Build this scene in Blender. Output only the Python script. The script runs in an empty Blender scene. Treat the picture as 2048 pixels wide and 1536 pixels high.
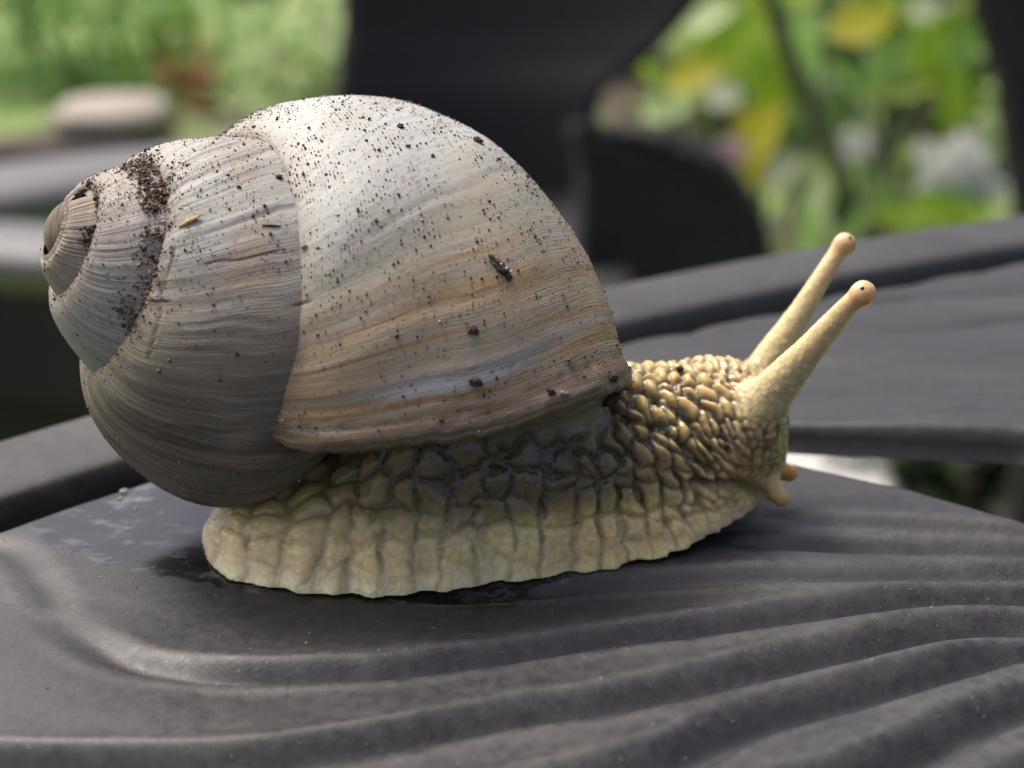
import bpy, bmesh, math, random
import numpy as np
from mathutils import Vector, Matrix, Euler

random.seed(7)
RNG = np.random.default_rng(11)
scene = bpy.context.scene
COL = scene.collection
MM = 0.001

# ------------------------------------------------------------------ camera
FPX, DIST, ELEV = 3600.0, 0.14, math.radians(20)      # focal length in photo pixels, distance, look-down angle
AIM = np.array([0.0, 0.0, 0.014])
FW = np.array([0, math.cos(ELEV), -math.sin(ELEV)])
RT = np.array([1.0, 0, 0])
UP = np.array([0, math.sin(ELEV), math.cos(ELEV)])
CAM = AIM - FW * DIST
cam_data = bpy.data.cameras.new('camera')
cam = bpy.data.objects.new('camera', cam_data)
COL.objects.link(cam)
cam.location = CAM
cam.rotation_euler = (math.pi / 2 - ELEV, 0, 0)
cam_data.sensor_width = 36
cam_data.lens = 36 * FPX / 2048
cam_data.clip_start = 0.005
cam_data.clip_end = 500
cam_data.dof.use_dof = True
cam_data.dof.focus_distance = 0.1350
cam_data.dof.aperture_fstop = cam_data.lens / 2.1
cam_data.dof.aperture_blades = 0
scene.camera = cam

# ------------------------------------------------------------------ sky, sun, exposure
SUN_EL, SUN_AZ = math.radians(62), math.radians(-58)   # azimuth measured from +y (away from the camera) towards +x
world = bpy.data.worlds.new('World')
scene.world = world
world.use_nodes = True
wn = world.node_tree.nodes
wl = world.node_tree.links
wn.clear()
w_out = wn.new('ShaderNodeOutputWorld')
w_bg = wn.new('ShaderNodeBackground')
w_sky = wn.new('ShaderNodeTexSky')
w_sky.sky_type = 'NISHITA'
w_sky.sun_disc = False
w_sky.sun_elevation = SUN_EL
w_sky.sun_rotation = SUN_AZ
w_sky.air_density = 0.5
w_sky.dust_density = 8.0
w_sky.ozone_density = 1.0
w_bg.inputs['Strength'].default_value = 0.15
wl.new(w_sky.outputs[0], w_bg.inputs[0])
wl.new(w_bg.outputs[0], w_out.inputs[0])
sun_data = bpy.data.lights.new('sun', 'SUN')
sun_data.energy = 1.1
sun_data.angle = math.radians(11)
sun_data.color = (1.0, 0.97, 0.92)
sun = bpy.data.objects.new('sun', sun_data)
COL.objects.link(sun)
sdir = Vector((math.sin(SUN_AZ) * math.cos(SUN_EL), math.cos(SUN_AZ) * math.cos(SUN_EL), math.sin(SUN_EL)))
sun.rotation_euler = sdir.to_track_quat('Z', 'Y').to_euler()
sun.location = sdir * 20
scene.view_settings.view_transform = 'Standard'
scene.view_settings.look = 'None'
scene.view_settings.gamma = 1
scene.view_settings.exposure = 0.85
scene.cycles.use_denoising = True
scene.cycles.max_bounces = 8
scene.cycles.caustics_reflective = False
scene.cycles.caustics_refractive = False

# ------------------------------------------------------------------ helpers
def unp(px, py, z=0.0):
    """photo pixel -> point on the horizontal plane z (metres)"""
    v = FW + RT * (px - 1024) / FPX + UP * (768 - py) / FPX
    t = (z - CAM[2]) / v[2]
    return CAM + v * t

def at(px, py, y):
    """photo pixel -> point on the vertical plane y (metres)"""
    v = FW + RT * (px - 1024) / FPX + UP * (768 - py) / FPX
    return CAM + v * ((y - CAM[1]) / v[1])

def proj(P):
    v = P - CAM
    z = v @ FW
    return np.stack([1024 + FPX * (v @ RT) / z, 768 - FPX * (v @ UP) / z], -1), z

def sstep(a, b, x):
    t = np.clip((x - a) / (b - a), 0, 1)
    return t * t * (3 - 2 * t)

def link(name, me, parent=None, mat=None, smooth=True):
    o = bpy.data.objects.new(name, me)
    COL.objects.link(o)
    if mat is not None and not me.materials:
        me.materials.append(mat)
    if parent is not None:
        o.parent = parent
    if smooth:
        me.polygons.foreach_set('use_smooth', np.ones(len(me.polygons), bool))
    return o

def mesh_np(name, V, Fq):
    """numpy verts and equal-size faces -> mesh"""
    V = np.asarray(V, np.float32).reshape(-1, 3)
    Fq = np.asarray(Fq, np.int32)
    me = bpy.data.meshes.new(name)
    n = Fq.shape[1]
    me.vertices.add(len(V)); me.vertices.foreach_set('co', V.ravel())
    me.loops.add(Fq.size); me.loops.foreach_set('vertex_index', Fq.ravel())
    me.polygons.add(len(Fq)); me.polygons.foreach_set('loop_start', np.arange(0, Fq.size, n, dtype=np.int32))
    me.update(calc_edges=True); me.validate()
    return me

def attr_f(me, name, vals):
    a = me.attributes.new(name, 'FLOAT', 'POINT'); a.data.foreach_set('value', np.asarray(vals, np.float32).ravel())

def attr_c(me, name, rgb):
    rgb = np.asarray(rgb, np.float32).reshape(-1, 3)
    a = me.attributes.new(name, 'FLOAT_COLOR', 'POINT')
    a.data.foreach_set('color', np.concatenate([rgb, np.ones((len(rgb), 1), np.float32)], 1).ravel())

def attr_v(me, name, v):
    a = me.attributes.new(name, 'FLOAT_VECTOR', 'POINT'); a.data.foreach_set('vector', np.asarray(v, np.float32).ravel())

def grid_faces(n, m, wrap=False):
    i = np.arange(n - 1)[:, None] * m
    if wrap:
        j = np.arange(m); k = (j + 1) % m
    else:
        j = np.arange(m - 1); k = j + 1
    return np.stack([i + j, i + k, i + m + k, i + m + j], -1).reshape(-1, 4)

def tag(o, label=None, cat=None, group=None, kind=None):
    if label: o['label'] = label
    if cat: o['category'] = cat
    if group: o['group'] = group
    if kind: o['kind'] = kind
    return o

def empty(name, loc=(0, 0, 0)):
    o = bpy.data.objects.new(name, None); COL.objects.link(o); o.location = loc; o.empty_display_size = 0.01
    return o

def vnoise(x, y, z=0.0, seed=0):
    """value noise in [-1,1]; arrays of any shape"""
    x, y, z = np.broadcast_arrays(np.asarray(x, float), np.asarray(y, float), np.asarray(z, float))
    xi, yi, zi = np.floor(x).astype(np.int64), np.floor(y).astype(np.int64), np.floor(z).astype(np.int64)
    fx, fy, fz = x - xi, y - yi, z - zi
    fx, fy, fz = [t * t * (3 - 2 * t) for t in (fx, fy, fz)]
    def h(a, b, c):
        n = (a * 374761393 + b * 668265263 + c * 2147483647 + seed * 974711) & 0xffffffff
        n = ((n ^ (n >> 13)) * 1274126177) & 0xffffffff
        n = (n ^ (n >> 16)) & 0xffff
        return n / 32767.5 - 1
    r = 0
    for a in (0, 1):
        for b in (0, 1):
            for c in (0, 1):
                w = (fx if a else 1 - fx) * (fy if b else 1 - fy) * (fz if c else 1 - fz)
                r = r + w * h(xi + a, yi + b, zi + c)
    return r

def polyline_dist(X, Y, pts):
    """distance from points to a polyline, and 0..1 position along it"""
    pts = np.asarray(pts, float)
    best = np.full(X.shape, 1e9); pos = np.zeros(X.shape); side = np.zeros(X.shape)
    L = np.r_[0, np.cumsum(np.hypot(*np.diff(pts, axis=0).T))]
    for i in range(len(pts) - 1):
        a, b = pts[i], pts[i + 1]; ab = b - a; l2 = ab @ ab + 1e-18
        t = np.clip(((X - a[0]) * ab[0] + (Y - a[1]) * ab[1]) / l2, 0, 1)
        d = np.hypot(X - a[0] - t * ab[0], Y - a[1] - t * ab[1])
        m = d < best
        best = np.where(m, d, best); pos = np.where(m, (L[i] + t * (L[i + 1] - L[i])) / L[-1], pos)
    return best, pos

def smooth_curve(pts, n=8):
    """Catmull-Rom through points"""
    P = np.asarray(pts, float); P = np.vstack([2 * P[0] - P[1], P, 2 * P[-1] - P[-2]]); out = []
    for i in range(1, len(P) - 2):
        for t in np.arange(n) / n:
            a, b, c, d = P[i - 1:i + 3]
            out.append(.5 * (2 * b + (c - a) * t + (2 * a - 5 * b + 4 * c - d) * t * t + (3 * b - a - 3 * c + d) * t ** 3))
    out.append(P[-2]); return np.array(out)

def in_poly(X, Y, poly):
    c = np.zeros(X.shape, bool); n = len(poly)
    for i in range(n):
        x1, y1 = poly[i][:2]; x2, y2 = poly[(i + 1) % n][:2]
        if y1 == y2: continue
        c ^= ((y1 > Y) != (y2 > Y)) & (X < (x2 - x1) * (Y - y1) / (y2 - y1) + x1)
    return c

def tube_np(path, rad, sides=8, cap=True):
    """swept tube with per-point radius -> V, quads"""
    P = np.asarray(path, float); n = len(P); rad = np.broadcast_to(np.asarray(rad, float), (n,))
    T = np.gradient(P, axis=0); T /= np.linalg.norm(T, axis=1, keepdims=True) + 1e-12
    ref = np.array([0, 0, 1.0]) if abs(T[0, 2]) < .9 else np.array([1.0, 0, 0])
    V = []
    for i in range(n):
        u = np.cross(T[i], ref); u /= np.linalg.norm(u) + 1e-12; w = np.cross(u, T[i])
        a = np.arange(sides) * 2 * np.pi / sides
        V.append(P[i] + rad[i] * (np.cos(a)[:, None] * u + np.sin(a)[:, None] * w))
    V = np.array(V)
    if cap:
        V = np.concatenate([V[:1] * 0 + P[0], V, V[:1] * 0 + P[-1]], 0)
    return V.reshape(-1, 3), grid_faces(V.shape[0], sides, True)

# ------------------------------------------------------------------ node material helper
class NT:
    def __init__(s, name):
        s.m = bpy.data.materials.new(name); s.m.use_nodes = True
        s.t = s.m.node_tree; s.t.nodes.clear()
        s.out = s.t.nodes.new('ShaderNodeOutputMaterial')
    def n(s, typ, **kw):
        nd = s.t.nodes.new('ShaderNode' + typ)
        for k, v in kw.items():
            if k in nd.inputs: s.put(nd.inputs[k], v)
            else: setattr(nd, k, v)
        return nd
    def put(s, inp, v):
        if isinstance(v, bpy.types.NodeSocket): s.t.links.new(v, inp)
        elif isinstance(v, bpy.types.Node): s.t.links.new(v.outputs[0], inp)
        else:
            if isinstance(v, (tuple, list)) and len(v) == 3 and inp.type == 'RGBA': v = (*v, 1)
            inp.default_value = v
    def math(s, op, a, b=0.0, clamp=False):
        nd = s.t.nodes.new('ShaderNodeMath'); nd.operation = op; nd.use_clamp = clamp
        s.put(nd.inputs[0], a); s.put(nd.inputs[1], b); return nd.outputs[0]
    def mix(s, fac, a, b, blend='MIX'):
        nd = s.t.nodes.new('ShaderNodeMix'); nd.data_type = 'RGBA'; nd.blend_type = blend
        s.put(nd.inputs[0], fac); s.put(nd.inputs[6], a); s.put(nd.inputs[7], b); return nd.outputs[2]
    def ramp(s, fac, stops):
        nd = s.t.nodes.new('ShaderNodeValToRGB'); s.put(nd.inputs[0], fac)
        cr = nd.color_ramp
        while len(cr.elements) < len(stops): cr.elements.new(.5)
        for e, (p, c) in zip(cr.elements, stops):
            e.position = p; e.color = (*c, 1) if len(c) == 3 else c
        return nd.outputs[0]
    def maprange(s, v, a, b, c=0.0, d=1.0):
        nd = s.t.nodes.new('ShaderNodeMapRange'); nd.clamp = True
        for i, x in enumerate((v, a, b, c, d)): s.put(nd.inputs[i], x)
        return nd.outputs[0]
    def attr(s, name):
        nd = s.t.nodes.new('ShaderNodeAttribute'); nd.attribute_name = name; return nd
    def coord(s, which='Object'):
        nd = s.t.nodes.new('ShaderNodeTexCoord'); return nd.outputs[which]
    def scale(s, vec, sc):
        nd = s.t.nodes.new('ShaderNodeMapping'); s.put(nd.inputs[0], vec); nd.inputs['Scale'].default_value = sc; return nd.outputs[0]
    def noise(s, vec, scale, detail=4, rough=.55):
        nd = s.n('TexNoise', Scale=scale, Detail=detail, Roughness=rough); s.put(nd.inputs['Vector'], vec); return nd.outputs[0]
    def bump(s, h, dist, strength=1.0, normal=None):
        nd = s.n('Bump', Strength=strength, Distance=dist, Height=h)
        if normal is not None: s.put(nd.inputs['Normal'], normal)
        return nd.outputs[0]
    def done(s, shader):
        s.t.links.new(shader.outputs[0] if isinstance(shader, bpy.types.Node) else shader, s.out.inputs[0]); return s.m

def simple_mat(name, col, rough=.6, var=.25, scale=200, **kw):
    t = NT(name); co = t.coord()
    n = t.noise(co, scale)
    c = t.mix(t.maprange(n, .3, .7), [x * (1 - var) for x in col], [min(1, x * (1 + var)) for x in col])
    return t.done(t.n('BsdfPrincipled', **{'Base Color': c, 'Roughness': rough, **kw}))

# ------------------------------------------------------------------ materials
def mat_plastic(name, base, dusty=True, matt=0.0):
    t = NT(name); co = t.coord()
    big = t.noise(co, 60, 3); fine = t.noise(co, 900, 5, .65); speck = t.noise(co, 3500, 2, .5)
    wet = t.attr('wet').outputs['Fac']; dustm = t.attr('dust').outputs['Fac']
    c = t.mix(t.maprange(fine, .3, .7), [b * .82 for b in base], [b * 1.2 for b in base])
    if dusty:
        grey = (.072, .070, .065)
        dm = t.math('MULTIPLY', t.maprange(t.math('ADD', t.math('MULTIPLY', big, .6), t.math('MULTIPLY', fine, .5)), .42, .72), t.math('ADD', dustm, .12))
        c = t.mix(t.math('MULTIPLY', dm, .75, True), c, grey)
        sp = t.maprange(speck, .70, .78)
        c = t.mix(t.math('MULTIPLY', sp, t.math('ADD', t.math('MULTIPLY', dustm, .5), .1), True), c, (.34, .31, .25))
        c = t.mix(t.math('MULTIPLY', wet, .75), c, [b * .5 for b in base])
        sky_glare = t.maprange(t.noise(t.scale(co, (1, 1.8, 1)), 260, 5, .7), .52, .75)  # whitish streaks that paint the sky's reflection into the wet patch
        c = t.mix(t.math('MULTIPLY', t.math('MULTIPLY', sky_glare, wet), .45), c, (.30, .31, .33))
    r = t.maprange(fine, .3, .7, .42 + matt, .6 + matt)
    r = t.math('ADD', t.math('MULTIPLY', r, t.math('SUBTRACT', 1.0, wet)), t.math('MULTIPLY', wet, .16))
    h = t.math('ADD', t.math('MULTIPLY', fine, .7), t.math('MULTIPLY', speck, .5))
    st = t.math('SUBTRACT', 1.0, t.math('MULTIPLY', wet, .85))
    b = t.n('Bump', Distance=.00005, Height=h); t.put(b.inputs['Strength'], st)
    return t.done(t.n('BsdfPrincipled', **{'Base Color': c, 'Roughness': r, 'Normal': b.outputs[0], 'Specular IOR Level': .5}))

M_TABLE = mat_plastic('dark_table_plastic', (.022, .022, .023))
M_CHAIR = mat_plastic('dark_chair_plastic', (.013, .0135, .0145), dusty=False, matt=.28)

def mat_shell():
    t = NT('snail_shell')
    g = t.attr('grow').outputs['Vector']         # x: mm along growth, y: mm across, z: random
    col = t.attr('tint').outputs['Color']
    lines = t.noise(t.scale(g, (7, .22, 0)), 1.0, 4, .6)
    ls = t.n('SeparateXYZ', Vector=g).outputs[2]
    lines2 = t.noise(t.scale(g, (2.2, .12, 0)), 1.0, 4, .6)
    blotch = t.noise(t.scale(g, (.35, .45, 0)), 1.0, 5, .6)
    fine = t.noise(t.coord(), 2600, 4, .6)
    c = t.mix(t.math('MULTIPLY', t.math('MULTIPLY', t.maprange(lines, .5, .7), .5), ls), col, (.2, .135, .085))
    c = t.mix(t.math('MULTIPLY', t.maprange(lines2, .5, .25), .35), c, (.5, .49, .46))
    c = t.mix(t.math('MULTIPLY', t.maprange(blotch, .55, .75), .3), c, (.3, .19, .1))
    c = t.mix(t.math('MULTIPLY', t.maprange(fine, .56, .75), .4), c, (.2, .14, .09))
    ck = t.attr('crack').outputs['Fac']
    c = t.mix(t.math('MULTIPLY', ck, .85), c, (.05, .03, .02))
    h = t.math('ADD', t.math('MULTIPLY', lines, ls), t.math('MULTIPLY', fine, .5))
    nb = t.bump(h, .00011, .8)
    return t.done(t.n('BsdfPrincipled', **{'Base Color': c, 'Roughness': t.maprange(fine, .3, .7, .45, .7), 'Normal': nb,
              'Specular IOR Level': .35, 'Subsurface Weight': .08, 'Subsurface Radius': (.8, .6, .4), 'Subsurface Scale': .0006}))

def mat_body():
    t = NT('snail_skin')
    col = t.attr('tint').outputs['Color']
    co = t.coord()
    fine = t.noise(co, 3000, 4, .6); micro = t.noise(co, 9000, 2, .5)
    c = t.mix(t.math('MULTIPLY', t.maprange(fine, .35, .65), .35), col, t.mix(.4, col, (.8, .68, .34)))
    nb = t.bump(t.math('ADD', fine, t.math('MULTIPLY', micro, .5)), .00008, .45)
    wet = t.attr('wet').outputs['Fac']
    r = t.math('SUBTRACT', .40, t.math('MULTIPLY', wet, .18))
    b = t.n('BsdfPrincipled', **{'Base Color': c, 'Roughness': r, 'Normal': nb, 'IOR': 1.4, 'Specular IOR Level': .15,
            'Subsurface Weight': .8, 'Subsurface Radius': (1.0, .62, .28), 'Subsurface Scale': .0014,
            'Coat Roughness': .035, 'Coat IOR': 1.5})
    t.put(b.inputs['Coat Weight'], wet)
    t.put(b.inputs['Subsurface Scale'], t.math('ADD', .0014, t.math('MULTIPLY', t.attr('thin').outputs['Fac'], .0004)))
    bead = t.noise(co, 1700, 2, .5)
    nb2 = t.bump(t.math('ADD', t.math('MULTIPLY', bead, 2.0), fine), .00002, .25)
    t.put(b.inputs['Coat Normal'], nb2)
    return t.done(b)

M_SHELL, M_BODY = mat_shell(), mat_body()
M_EYE = simple_mat('snail_eye', (.012, .01, .012), .2, .2, 5000)

def mat_soil():
    t = NT('soil'); col = t.attr('tint').outputs['Color']
    f = t.noise(t.coord(), 9000, 3)
    c = t.mix(t.maprange(f, .3, .7), t.mix(.5, col, (0, 0, 0)), col)
    return t.done(t.n('BsdfPrincipled', **{'Base Color': c, 'Roughness': .75}))
M_SOIL = mat_soil()

def mat_leaf(name, a, b, trans=.35, rough=.5):
    t = NT(name)
    rnd = t.attr('rnd').outputs['Fac']
    info = t.n('ObjectInfo').outputs['Random']
    v = t.math('FRACT', t.math('ADD', rnd, info))
    n = t.noise(t.coord(), 25, 3)
    c = t.mix(t.math('ADD', t.math('MULTIPLY', v, .75), t.math('MULTIPLY', n, .25), True), a, b)
    p = t.n('BsdfPrincipled', **{'Base Color': c, 'Roughness': rough})
    tr = t.n('BsdfTranslucent', Color=c)
    mx = t.n('MixShader', Fac=trans); t.t.links.new(p.outputs[0], mx.inputs[1]); t.t.links.new(tr.outputs[0], mx.inputs[2])
    return t.done(mx)

# ------------------------------------------------------------------ ground
GROUND_Z = -0.72
def mat_ground():
    t = NT('garden_ground'); co = t.coord()
    big = t.noise(co, 1.3, 4); f = t.noise(co, 30, 6, .65)
    soil = t.mix(t.maprange(f, .3, .7), (.035, .026, .018), (.10, .078, .055))
    green = t.mix(t.maprange(f, .3, .7), (.12, .20, .05), (.26, .36, .11))
    c = t.mix(t.maprange(big, .40, .50), soil, green)
    return t.done(t.n('BsdfPrincipled', **{'Base Color': c, 'Roughness': .9, 'Normal': t.bump(f, .03, .6)}))
def build_ground():
    g = np.r_[-200, -80, -30, np.linspace(-12, 12, 97), 30, 80, 200]
    X, Y = np.meshgrid(g, g + 4, indexing='ij')
    Z = GROUND_Z + np.where(np.hypot(X, Y) < 14, .015 * vnoise(X * 3, Y * 3) + .03 * vnoise(X * .7, Y * .7, seed=3), 0)
    o = link('ground', mesh_np('ground', np.stack([X, Y, Z], -1), grid_faces(len(g), len(g))), mat=mat_ground())
    tag(o, 'dark garden soil with patches of short green growth', kind='structure')
build_ground()

# ------------------------------------------------------------------ garden table under the snail
TC = np.array([.245, -.268])         # centre of the round table
R_IN, R_SLAT, R_OUT = .400, .3955, .4125

def arc_y(x):
    return TC[1] + np.sqrt(np.maximum(R_SLAT ** 2 - (x - TC[0]) ** 2, 0))

# valleys of the moulded wood-grain relief: traced lines (px, py) with depth and half-width in mm
GROOVES = [
    ([(1480, 1034), (1600, 1036), (1800, 1045), (2048, 1061), (2400, 1090)], .55, 1.0),
    ([(1350, 1105), (1457, 1086), (1700, 1088), (2048, 1099), (2400, 1115)], .7, 1.1),
    ([(700, 1190), (900, 1188), (1050, 1180), (1200, 1165), (1420, 1150), (1614, 1144), (2048, 1144), (2400, 1150)], .6, 1.1),
    ([(62, 1183), (120, 1241), (192, 1289), (287, 1327), (479, 1346), (700, 1341), (773, 1337), (1008, 1304), (1200, 1273), (1407, 1248), (1614, 1215), (1820, 1190), (2048, 1188), (2400, 1188)], .95, 1.25),
    ([(-300, 1480), (-100, 1515), (144, 1520), (479, 1514), (617, 1499), (851, 1464), (1086, 1421), (1200, 1405), (1407, 1360), (1614, 1310), (1821, 1262), (2048, 1242), (2400, 1230)], 1.1, 1.35),
    ([(700, 1640), (1000, 1590), (1324, 1521), (1490, 1450), (1697, 1389), (1904, 1326), (2048, 1293), (2400, 1265)], 1.15, 1.4),
    ([(1250, 1690), (1500, 1610), (1780, 1521), (2048, 1405), (2400, 1320)], 1.2, 1.5),
    ([(1750, 1690), (2048, 1570), (2400, 1430)], 1.2, 1.5),
    ([(-250, 1060), (-60, 1085), (20, 1100), (70, 1150), (110, 1200)], .2, 1.2),
]
WET = [(95, 985), (60, 1040), (100, 1085), (144, 1107), (215, 1130), (335, 1154), (430, 1172), (527, 1184), (640, 1203), (790, 1205), (905, 1222),
       (985, 1226), (1018, 1214), (1022, 1190), (1060, 1172), (1200, 1135), (1300, 1100), (1000, 1000), (700, 930), (430, 905), (300, 925), (170, 955)]

def near_edge(x):      # far boundary of the slat that carries the snail
    pts = np.array([(-.2, .2), (-.028, .0255), (-.015, .0285), (.0, .0275), (.015, .0235), (.0255, .0185), (.0345, .0125), (.0426, .0055), (.06, -.012), (.1, -.05), (.2, -.13), (.4, -.25), (.7, -.4)])
    return np.minimum(np.interp(x, pts[:, 0], pts[:, 1]), arc_y(x))
def far_edge(x):       # near boundary of the next slat
    pts = np.array([(-.2, .06), (-.022, .0335), (.0, .0335), (.015, .0315), (.0277, .0285), (.036, .0275), (.0475, .0262), (.07, .020), (.12, -.004), (.2, -.05), (.4, -.16), (.7, -.3)])
    return np.interp(x, pts[:, 0], pts[:, 1])

def relief(X, Y):
    Z = np.zeros(X.shape); D = np.zeros(X.shape)
    for pts, dep, wid in GROOVES:
        w = np.array([unp(a, b)[:2] for a, b in smooth_curve(pts, 6)])
        near = (np.abs(X) < .12) & (Y > -.08) & (Y < .03)
        d = np.full(X.shape, 1.0); t = np.zeros(X.shape)
        d[near], t[near] = polyline_dist(X[near], Y[near], w)
        fade = sstep(0, .30, t) if pts[0][0] > -50 else 1.0
        wd = wid * MM * (1 + .18 * vnoise(X * 90, Y * 90, seed=9))
        Z -= dep * 1.7 * MM * fade * np.exp(-(d / wd) ** 2)
        Z += dep * .24 * MM * fade * np.exp(-((d - wd * 1.75) / (wd * .55)) ** 2)
        D += fade * np.exp(-((d - wd * 1.7) / (wd * .9)) ** 2)
    Z += .00022 * vnoise(X * 70, Y * 110, seed=2) + .00006 * vnoise(X * 300, Y * 500, seed=5)
    return Z, np.clip(D, 0, 1)

def slat_mesh(name, xs, lo, hi, relief_fn, thick, nv=None, vs=None):
    xs = np.asarray(xs); v = vs
    X = np.repeat(xs[:, None], len(v), 1)
    L, H = lo(xs)[:, None], hi(xs)[:, None]
    Y = L + (H - L) * v[None]
    if relief_fn: Z, D = relief_fn(X, Y)
    else: Z, D = np.zeros(X.shape), np.zeros(X.shape)
    # rolled edges towards the boundary
    e = np.minimum(Y - L, H - Y)
    rr = .0016
    Z = Z - rr * (1 - np.sqrt(np.clip(1 - (1 - np.clip(e / rr, 0, 1)) ** 2, 0, 1)))
    n, m = X.shape
    top = np.stack([X, Y, Z], -1)
    # skirt down at both y-boundaries, then underside
    lo1 = top[:, :1].copy(); lo1[..., 2] = -thick
    hi1 = top[:, -1:].copy(); hi1[..., 2] = -thick
    G = np.concatenate([lo1, top, hi1], 1)
    F = grid_faces(n, m + 2)
    k = m + 2
    i = np.arange(n - 1) * k
    under = np.stack([i + k - 1, i, i + k, i + k + k - 1], -1)
    me = mesh_np(name, G, np.concatenate([F[:, ::-1], under]))
    Df = np.zeros((n, k)); Df[:, 1:-1] = D
    return me, G, Df

def dense_axis(a, b, da, db, step, coarse):
    left = a - np.cumsum(np.linspace(step, coarse, 40)); left = left[left > da][::-1]
    right = b + np.cumsum(np.linspace(step, coarse, 40)); right = right[right < db]
    return np.r_[da, left, np.arange(a, b, step), right, db]

def build_table():
    root = empty('garden_table', (TC[0], TC[1], GROUND_Z))
    tag(root, 'round dark grey moulded plastic garden table that the snail crawls on', 'table')
    def part(name, me, mat=M_TABLE):
        o = link(name, me, mat=mat); o.parent = root; o.matrix_parent_inverse = Matrix.Translation(root.location).inverted()
        return o
    # slat with the snail
    xs = dense_axis(-.058, .062, -.149, .33, .00034, .012)
    def lo(x): return np.maximum(-.32, TC[1] - np.sqrt(np.maximum(R_SLAT ** 2 - (x - TC[0]) ** 2, 1e-6)))
    # v-parameter dense where the camera looks
    yy = np.r_[np.linspace(0, .80, 24)[:-1], np.linspace(.80, 1, 330)]
    me, G, D = slat_mesh('slat', xs, lo, near_edge, relief, .006, vs=yy)
    P2 = np.array([unp(a, b)[:2] for a, b in WET])
    X, Y = G[..., 0], G[..., 1]
    Pc = np.vstack([P2, P2[:1]]); near = (np.abs(X) < .09) & (Y > -.06)
    d = np.full(X.shape, .1); d[near], _ = polyline_dist(X[near], Y[near], Pc)
    sd = np.where(in_poly(X, Y, P2), d, -d) + .0007 * vnoise(X * 900, Y * 900, seed=8)
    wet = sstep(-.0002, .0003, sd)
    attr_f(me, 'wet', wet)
    attr_f(me, 'dust', np.clip(D * .95 + .15 + .35 * vnoise(X * 60, Y * 120, seed=4), 0, 1) * (1 - wet))
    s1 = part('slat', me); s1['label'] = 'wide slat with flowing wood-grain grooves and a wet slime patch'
    # next slat behind the slot
    xs2 = np.r_[-.0215, np.arange(-.021, .085, .0005), np.linspace(.085, .36, 50)]
    def relief2(X, Y):
        Z = .00025 * vnoise(X * 25, Y * 260 + X * 60, seed=21) + .00018 * vnoise(X * 50, Y * 500, seed=22)
        for k, (y0, sl) in enumerate([(.031, -.05), (.036, -.02), (.041, 0), (.047, .06), (.056, .12), (.064, .2)]):
            Z -= .0005 * np.exp(-((Y - y0 - sl * (X - .03) - .001 * np.sin(X * 160 + k)) / .0011) ** 2)
        return Z, .25 + .5 * vnoise(X * 40, Y * 200, seed=3)
    me, G, D = slat_mesh('slat', xs2, far_edge, arc_y, relief2, .0036, vs=np.linspace(0, 1, 120))
    attr_f(me, 'wet', np.zeros(G.shape[:2])); attr_f(me, 'dust', np.clip(D, 0, 1))
    part('slat', me)
    # rim ring
    a = np.linspace(0, 2 * np.pi, 721)[:-1]
    prof = []
    w = R_OUT - R_IN
    for t in np.linspace(0, np.pi, 13):
        prof.append((R_IN + w / 2 - math.cos(t) * w / 2, .0008 - .0032 * (1 - math.sin(t) ** .25)))
    prof += [(R_OUT, -.012), (R_OUT - .002, -.0125), (R_OUT - .002, -.006), (R_IN + .003, -.006), (R_IN + .001, -.0125), (R_IN - .009, -.0125), (R_IN - .009, -.0105), (R_IN, -.0105)]
    prof = np.array(prof)
    V = np.stack([TC[0] + prof[None, :, 0] * np.cos(a)[:, None], TC[1] + prof[None, :, 0] * np.sin(a)[:, None], prof[None, :, 1] + 0 * a[:, None]], -1)
    V = np.concatenate([V, V[:1]], 0)
    me = mesh_np('rim', V, grid_faces(len(V), len(prof), True)); attr_f(me, 'wet', np.zeros(V.shape[:2])); attr_f(me, 'dust', np.full(V.shape[:2], .6))
    part('rim', me)
    # cross bars that carry the slats, legs
    for ang in (35, 125):
        c, s = math.cos(math.radians(ang)), math.sin(math.radians(ang))
        bm = bmesh.new(); bmesh.ops.create_cube(bm, size=1)
        bmesh.ops.transform(bm, matrix=Matrix.Translation((TC[0] + .06, TC[1] - .05, -.016)) @ Matrix.Rotation(math.radians(ang), 4, 'Z') @ Matrix.Diagonal((.62, .03, .018, 1)), verts=bm.verts)
        me = bpy.data.meshes.new('cross_bar'); bm.to_mesh(me); bm.free(); part('cross_bar', me)
    for ang in (-20, 20+180, 250, 290):
        c, s = math.cos(math.radians(ang)), math.sin(math.radians(ang))
        p0 = np.array([TC[0] + .30 * c, TC[1] + .30 * s, -.012]); p1 = np.array([TC[0] + .36 * c, TC[1] + .36 * s, GROUND_Z])
        V, F = tube_np(np.array([p0 + (p1 - p0) * t for t in np.linspace(0, 1, 8)]), np.linspace(.021, .015, 8), 12)
        part('leg', mesh_np('leg', V, F))
build_table()
SHELL_P = np.array([-0.011508, 0.013442, -0.463796, 0.520269, 1.954666, 0.300474, 0.893575, 0.355297, 0.448498, -0.345502, 0.072699, -0.546687, -0.038076, 2.330613, 0.032857, 0.961891, 0.703177, -0.002264, 0.000324, 0.286556, -0.002412, -0.00886, -0.221639, -0.163223, -0.09069, 0.082384, 0.241223, 0.181785, 0.0731, -0.146366, 0.069302, 0.01563, -0.049723, 0.101165, 0.150289, 0.278306, 0.428107, -0.360017, 0.074035, 0.21515, 0.150813, 0.337937, 0.138736, 0.084034, 0.166982, -0.071205, -0.015784, -0.264089, -0.032458, -0.188734, -0.197571, 0.072003, 0.193228, 0.186076, 0.237384])
SHELL_Y = 0.007893  # centre and size scaled about the camera: shell larger and further back

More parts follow.
